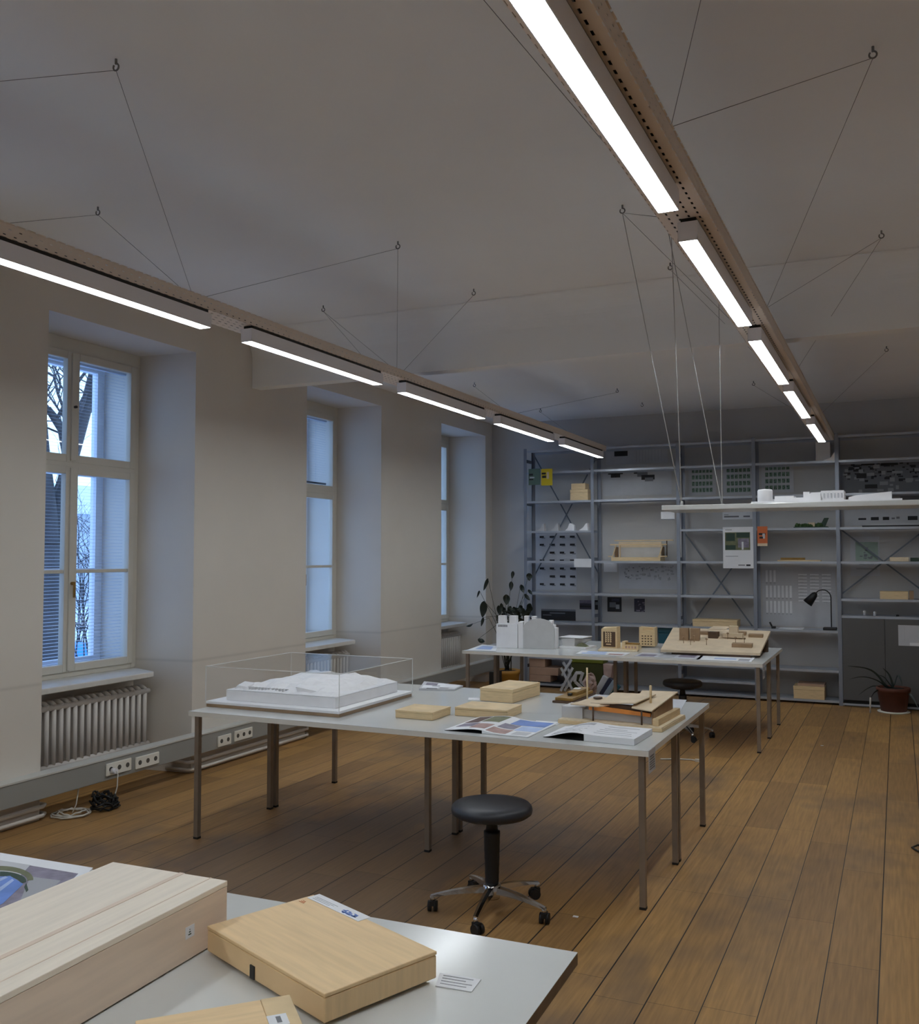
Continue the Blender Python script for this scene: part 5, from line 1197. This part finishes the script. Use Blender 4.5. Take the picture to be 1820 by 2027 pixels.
# ================================================================== THINGS STORED UNDER / BEHIND THE FAR TABLE
def fbox(name, label, cat, x0, x1, ytop, ybot, y, m, d=.3, z=None, lid=False, group=None, rz=0):
    a, c = gy(y, x0, 1100).x, gy(y, x1, 1100).x; xm = (x0+x1)/2; zb = gy(y, xm, ybot).z if z is None else z; zt = gy(y, xm, ytop).z
    t = thing(name, label, cat, (a, y, max(0.0008, zb)), rz, group); bm = BM(); box(bm, 0, c-a, 0, d, 0, zt-max(0, zb)-.001); obj('body', bm, m, t, bevel=.004); return zt
z1 = gy(YS+.02, 1066, 1337).z
fbox('stored_box', 'dark low box on the bottom shelf under the box stack', 'box', 1064, 1108, 1350, 1363, YS+.02, INK, d=.24, z=.051)
zz = gy(YS+.02, 1080, 1350).z
GS = 'stacked boxes on the bottom shelf of the left bay'
zz = fbox('stored_box', 'lowest pale box of the stack in the left bay', 'box', 1047, 1089, 1336, 1350, YS+.02, PINKB, z=zz+.001, d=.26, group=GS)
zz = fbox('stored_box', 'wide middle box of the stack in the left bay', 'box', 1047, 1104, 1321, 1336, YS+.02, PINKB, z=zz+.001, d=.26, group=GS)
zz = fbox('stored_box', 'top pale box of the stack in the left bay', 'box', 1047, 1078, 1303, 1321, YS+.02, PINKB, z=zz+.001, d=.26, group=GS)
yb = 10.95
def pt(x, y_, Y_=yb): return gy(Y_, x, y_)
def bars(name, label, cat, segs, w, m, Y_=yb, th=.02):
    t = thing(name, label, cat, (pt(segs[0][0], segs[0][1], Y_).x, Y_, 0)); o = t.location.copy(); bm = BM(); k = 0
    for x0, y0, x1, y1 in segs:
        a, c = pt(x0, y0, Y_)-o, pt(x1, y1, Y_)-o; a.z = max(a.z, .012); c.z = max(c.z, .012); d = (c-a).normalized(); n = Vector((-d.z, 0, d.x))*w/2; f_ = Vector((0, th, 0)); s_ = Vector((0, (th+.001)*k, 0)); k += 1
        hexa(bm, [a-n+s_, c-n+s_, c-n+f_+s_, a-n+f_+s_, a+n+s_, c+n+s_, c+n+f_+s_, a+n+f_+s_])
    obj('bars', bm, m, t); return t
bars('folding_lattice', 'grey folded lattice stand under the far table', 'stand', [(1110, 1369, 1134, 1322), (1134, 1369, 1110, 1322), (1116, 1369, 1138, 1336), (1110, 1338, 1130, 1306), (1130, 1338, 1112, 1312)], .03, PAPERG, th=.012)
bars('chevron_frame', 'grey chevron-shaped frame leaning under the far table', 'frame', [(1140, 1332, 1152, 1332), (1140, 1332, 1137, 1350), (1137, 1350, 1154, 1366), (1152, 1332, 1146, 1350), (1146, 1350, 1160, 1362)], .035, GREYB, Y_=10.92, th=.014)
t = thing('storage_bin', 'olive green bin under the far table', 'bin', pt(1163, 1356, 11.0)*1); t.location.z = 0
bm = BM(); a = pt(1131, 1330, 11.0).x-t.location.x; c = pt(1194, 1330, 11.0).x-t.location.x; h = pt(1163, 1306, 11.0).z
box(bm, a, c, 0, .19, .001, h-.04); obj('body', bm, OLIVED, t, bevel=.01); bm = BM(); box(bm, a-.008, c+.008, -.008, .198, h-.039, h); obj('rim', bm, OLIVE, t, bevel=.006)
rr = random.Random(2)
t = thing('crumpled_wrap', 'crumpled pinkish packing paper under the far table', 'paper', pt(1168, 1360, 10.60)); t.location.z = 0
bm = BM(); bmesh.ops.create_icosphere(bm, subdivisions=3, radius=.1)
for v in bm.verts: v.co = Vector((v.co.x*.75, v.co.y*.7, v.co.z*1.45+.145)) + Vector((rr.uniform(-1, 1), rr.uniform(-1, 1), rr.uniform(-1, 1)))*.018; v.co.z = max(.002, v.co.z)
obj('wad', bm, PINKP, t)
def roll(x0, y0, x1, y1, r, Y_, m, label):
    a, c = pt(x0, y0, Y_), pt(x1, y1, Y_); c.z -= a.z; a.z = 0; t = thing('leaning_panel', label, 'panel', (a.x, a.y, a.z)); d = c-a; d.y = 0
    n = Vector((-d.z, 0, d.x)).normalized()*r; t.location.z = abs(n.z)+.001; dep = Vector((0, .055, 0)); bm = BM(); hexa(bm, [-n, n, n+dep, -n+dep, d-n, d+n, d+n+dep, d-n+dep]); obj('panel', bm, m, t, bevel=.008)
roll(1181, 1364, 1199, 1330, .035, 10.86, GREYB, 'grey padded panel leaning left under the far table')
roll(1190, 1364, 1210, 1332, .030, 10.79, NAVY, 'navy padded panel leaning under the far table')
roll(1198, 1367, 1217, 1338, .030, 10.72, ICE, 'pale blue padded panel leaning under the far table')
roll(1208, 1366, 1222, 1350, .05, 10.93, TEAL, 'dark teal panel leaning behind the pale blue one')
t = thing('packing_piece', 'beige packing piece on top of the leaning panels', 'packaging', pt(1205, 1326, 11.0)); bm = BM()
hexa(bm, [(-.06, 0, -.09), (.03, 0, -.11), (.03, .12, -.11), (-.06, .12, -.09), (-.07, 0, .07), (.05, 0, .06), (.05, .12, .06), (-.07, .12, .07)]); obj('body', bm, PINKP, t, bevel=.01)
fbox('dark_bag', 'black bag on the floor left of the ochre pot', 'bag', 968, 980, 1330, 1356, 9.9, BLACKP, d=.2, z=0)

# ------------------------------------------------------------------ loose pieces become parts of their own
def split_loose(o):
    bm = bmesh.new(); bm.from_mesh(o.data); bm.verts.index_update(); seen = set(); isl = []
    for v in bm.verts:
        if v.index in seen: continue
        st_ = [v]; seen.add(v.index); g = []
        while st_:
            q = st_.pop(); g.append(q.index)
            for e_ in q.link_edges:
                w_ = e_.other_vert(q)
                if w_.index not in seen: seen.add(w_.index); st_.append(w_)
        isl.append(set(g))
    bm.free()
    if len(isl) < 2: return
    src = o.data
    for i, g in enumerate(isl):
        b2 = bmesh.new(); b2.from_mesh(src); b2.verts.index_update()
        bmesh.ops.delete(b2, geom=[v for v in b2.verts if v.index not in g], context='VERTS')
        me = bpy.data.meshes.new(o.name); b2.to_mesh(me); b2.free()
        for m in src.materials: me.materials.append(m)
        if i == 0: o.data = me
        else: c = o.copy(); c.data = me; COL.objects.link(c)
for o in list(SC.objects):
    if o.type == 'MESH' and o.parent and o.name.split('.')[0] in ('anchor', 'end_tie', 'support_strip', 'cord', 'cable', 'bracket', 'header', 'hanger', 'turret', 'terrace_block', 'slab_tower', 'column', 'upright_strip', 'rail', 'low_block', 'clerestory', 'dormer', 'roof_wedge', 'lid_strip', 'cover_strip'): split_loose(o)

# ================================================================== LIGHT
wd = bpy.data.worlds.new('dusk_sky'); SC.world = wd; wd.use_nodes = True; nt = wd.node_tree
bg = nt.nodes['Background']; tc = nt.nodes.new('ShaderNodeTexCoord'); sp = nt.nodes.new('ShaderNodeSeparateXYZ'); rp = nt.nodes.new('ShaderNodeValToRGB')
nt.links.new(tc.outputs['Generated'], sp.inputs[0]); nt.links.new(sp.outputs['Z'], rp.inputs['Fac'])
e = rp.color_ramp.elements; e[0].position = .0; e[0].color = (.42, .67, 1.0, 1); e[1].position = .7; e[1].color = (.28, .50, 1.0, 1)
nt.links.new(rp.outputs['Color'], bg.inputs['Color']); bg.inputs['Strength'].default_value = 1.5

SC.view_settings.view_transform = 'Standard'; SC.view_settings.look = 'None'; SC.view_settings.gamma = 1; SC.view_settings.use_curve_mapping = False
SC.view_settings.exposure = 0.97
SC.cycles.use_denoising = True
SC.cycles.max_bounces = 14; SC.cycles.diffuse_bounces = 6; SC.cycles.transparent_max_bounces = 24
SC.cycles.sample_clamp_indirect = 6
